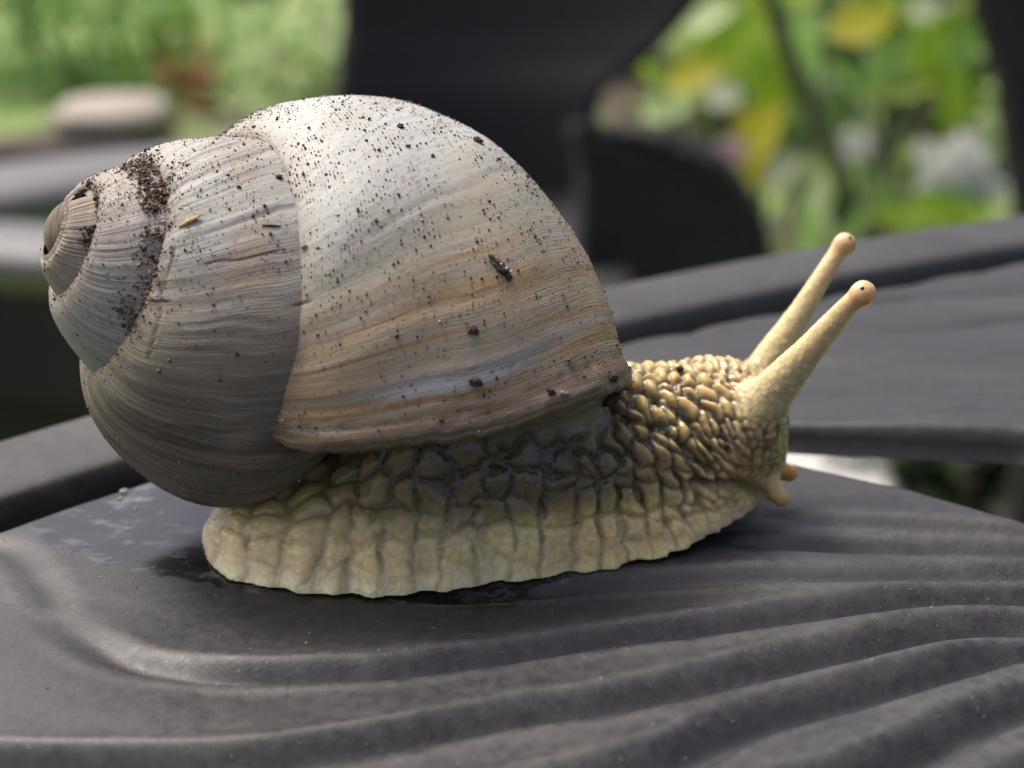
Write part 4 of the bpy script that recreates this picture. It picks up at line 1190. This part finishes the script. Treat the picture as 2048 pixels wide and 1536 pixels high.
for i, (px, dep, h, r, n, lf, mt, lab) in enumerate([
    (90, 4.3, .62, .36, 714, .05, M_SAGE, 'pale sage green shrub behind the beige stone'),
    (160, 3.95, .34, .26, 561, .05, M_MID, 'low mid-green shrub just behind the beige stone'),
    (400, 4.5, .66, .30, 561, .05, M_SAGE, 'soft grey-green shrub behind the rust-leaved plant'),
    (590, 4.0, .48, .26, 510, .05, M_MID, 'fresh green shrub beside the tall chair back'),
    (610, 3.5, .24, .2, 374, .05, M_SAGE, 'low pale shrub at the foot of the tall chair'),
    (330, 4.1, .20, .16, 160, .05, M_LIME, 'small yellowish green plant beside the beige stone'),
    (-200, 4.2, .6, .36, 320, .085, M_MID, 'mid-green shrub beyond the broad-armed chair'),
    (300, 5.8, .9, .8, 650, .11, M_DEEP, 'dark green bush at the back of the bed'),
    (-300, 6.2, .95, .8, 450, .11, M_SAGE, 'pale tall bush at the back of the bed'),
    (900, 6.0, .9, .8, 500, .11, M_MID, 'green bush at the back behind the tall chair'),
    (1440, 2.75, .52, .16, 170, .06, M_LIME, 'lime green leafy plant behind the yellow leaves'),
    (1870, 2.75, .62, .14, 190, .06, M_LIME, 'lime green leafy plant above the white flowers'),
    (1550, 3.6, .62, .42, 520, .09, M_MID, 'dense green shrub behind the yellow-leaved plant'),
    (1830, 3.3, .56, .36, 460, .085, M_DEEP, 'dark green shrub behind the white flowers'),
    (1300, 4.2, .60, .34, 380, .085, M_SAGE, 'pale green shrub beyond the chair arm'),
    (1700, 5.0, .9, .8, 600, .11, M_MID, 'broad green bush at the back beyond the white flowers'),
    (2010, 1.72, .20, .30, 900, .06, M_DEEP, 'low dark plant on the ground beside the white slab'),
    (2200, 4.2, .7, .5, 350, .1, M_DEEP, 'dark bush beyond the edge-on chair')]):
    shrub('shrub', gp(px, dep), h, r, n, lf, mt, lab, seed=i, group='shrubs in the garden bed')
shrub('rust_leaved_plant', gp(385, 3.75), .10, .05, 60, .05, M_RUST, 'small plant with rusty orange leaves by the stone', 'plant', seed=40, stems=3)

def big_leaf_plant(name, label, base, leaves, cat='plant'):
    """leaves: (px, py, depth, length m, tilt deg in the picture, aspect, material)"""
    root = empty(name, tuple(base)); tag(root, label, cat); base = np.array(base)
    rng = np.random.default_rng(len(leaves) + 7)
    for (px, py, dep, L, ang, asp, mt) in leaves:
        c = at(px, py, dep); a = math.radians(ang)
        d = np.array([math.cos(a), rng.uniform(-.35, .35), math.sin(a)]); d /= np.linalg.norm(d)
        start = c - d * L / 2
        B, F = leaf_base(asp, .12, .18)
        y = np.cross(np.array([rng.uniform(-.25, .25), -.75, .75]), d); y /= np.linalg.norm(y); z = np.cross(d, y)
        me = mesh_np('leaf', (B[:, :1] * d + B[:, 1:2] * y + B[:, 2:] * z) * L, F); attr_f(me, 'rnd', np.full(len(B), rng.random()))
        o = link('leaf', me, root, mt); o.location = start - base
        mid = (start + base) / 2 + np.array([rng.uniform(-.04, .04), rng.uniform(-.04, .04), .05])
        path = smooth_curve([base * .999 + start * .001, mid, start], 7)
        v, f = tube_np(path - base, np.linspace(.006, .0025, len(path)), 6); link('stem', mesh_np('stem', v, f), root, M_STEM)
    return root

big_leaf_plant('yellow_leaved_plant', 'plant with large yellow and lime leaves beside the chair arm', gp(1500, 2.45), [
    (1390, 150, 2.35, 0.094, 25, .6, M_YELLOW), (1450, 95, 2.40, 0.108, 55, .6, M_LIME), (1505, 60, 2.45, 0.108, 70, .5, M_LIME), (1535, 170, 2.4, 0.122, 110, .42, M_LIME),
    (1520, 262, 2.3, 0.101, 60, .75, M_YELLOW), (1490, 330, 2.3, 0.079, 100, .7, M_YELLOW), (1450, 190, 2.5, 0.072, 15, .75, M_GREY), (1340, 215, 2.55, 0.094, 20, .5, M_SAGE),
    (1565, 335, 2.4, 0.072, 45, .6, M_GREY), (1610, 110, 2.6, 0.144, 100, .35, M_MID), (1650, 215, 2.6, 0.115, 130, .4, M_MID), (1420, 30, 2.5, 0.086, 30, .6, M_SAGE)])
big_leaf_plant('lime_leaved_plant', 'plant with olive and bright green leaves above the white flowers', gp(1780, 2.5), [
    (1725, 45, 2.5, 0.108, 20, .65, M_YELLOW), (1790, 120, 2.55, 0.108, 60, .5, M_MID), (1860, 90, 2.45, 0.115, 70, .45, M_LIME), (1905, 190, 2.45, 0.115, 95, .45, M_LIME),
    (1700, 150, 2.6, 0.101, 140, .45, M_MID), (1740, 225, 2.6, 0.086, 100, .5, M_SAGE), (1860, 20, 2.5, 0.065, 10, .7, M_GREY), (1920, 110, 2.6, 0.115, 80, .4, M_MID)])
big_leaf_plant('broad_green_plant', 'low plant with broad bright green leaves under the white flowers', gp(1860, 2.3), [
    (1880, 418, 2.15, 0.122, 8, .5, M_LIME), (1800, 440, 2.15, 0.086, 160, .5, M_LIME), (1930, 440, 2.1, 0.094, 20, .5, M_LIME), (1770, 400, 2.25, 0.072, 120, .5, M_MID),
    (1640, 420, 2.2, 0.101, 85, .4, M_SAGE), (1690, 380, 2.3, 0.101, 70, .4, M_MID), (1620, 470, 2.15, 0.086, 95, .4, M_MID), (1700, 455, 2.2, 0.086, 60, .4, M_MID)])

def flower_plant(name, label, base, heads, mat, cat='flower'):
    root = empty(name, tuple(base)); tag(root, label, cat); base = np.array(base); rng = np.random.default_rng(len(heads) * 3 + 1)
    for (px, py, dep, R) in heads:
        c = at(px, py, dep); B, F = leaf_base(.62, .1, .2)
        P, Fa = [], []
        for k in range(7):
            a = k * 2 * np.pi / 7 + rng.uniform(-.2, .2); d = np.array([math.cos(a), -.25, math.sin(a)]); d /= np.linalg.norm(d)
            y = np.cross([0, -1, .3], d); y /= np.linalg.norm(y); z = np.cross(d, y)
            P.append((B[:, :1] * d + B[:, 1:2] * y + B[:, 2:] * z) * R); Fa.append(F + k * len(B))
        me = mesh_np('flower_head', np.concatenate(P), np.concatenate(Fa)); attr_f(me, 'rnd', rng.random(len(B) * 7))
        o = link('flower_head', me, root, mat); o.location = c - base
        path = smooth_curve([base, (base + c) / 2 + np.array([.02, 0, .03]), c], 6)
        v, f = tube_np(path - base, .003, 5); link('stem', mesh_np('stem', v, f), root, M_STEM)
    return root
flower_plant('white_flower', 'plant with a cluster of white blossoms beside the edge-on chair', gp(1900, 2.35), [
    (1900, 330, 2.2, .040), (1955, 345, 2.2, .042), (1925, 305, 2.22, .036), (1875, 360, 2.18, .036), (1985, 365, 2.2, .032), (1940, 375, 2.2, .034), (1850, 300, 2.3, .022)], M_WHITE)
flower_plant('white_flower', 'single white blossom on a stem between green leaves', gp(1710, 2.5), [(1710, 290, 2.4, .032)], M_WHITE)
flower_plant('pink_flower', 'pale pink blossom at the edge of the dark chair arm', gp(1462, 2.4), [(1462, 305, 2.2, .026)], M_PINK)
_pth = np.array([at(1500, -160, 2.3), at(1560, 60, 2.3), at(1640, 250, 2.3), at(1715, 440, 2.28), at(1760, 700, 2.25)]); _pth[-1, 2] = GROUND_Z
_v, _f = tube_np(smooth_curve(_pth, 6), .013, 8); tag(link('slanting_stem', mesh_np('slanting_stem', _v, _f), mat=M_STEM), 'dark slanting stem leaning through the green plants', 'stem')
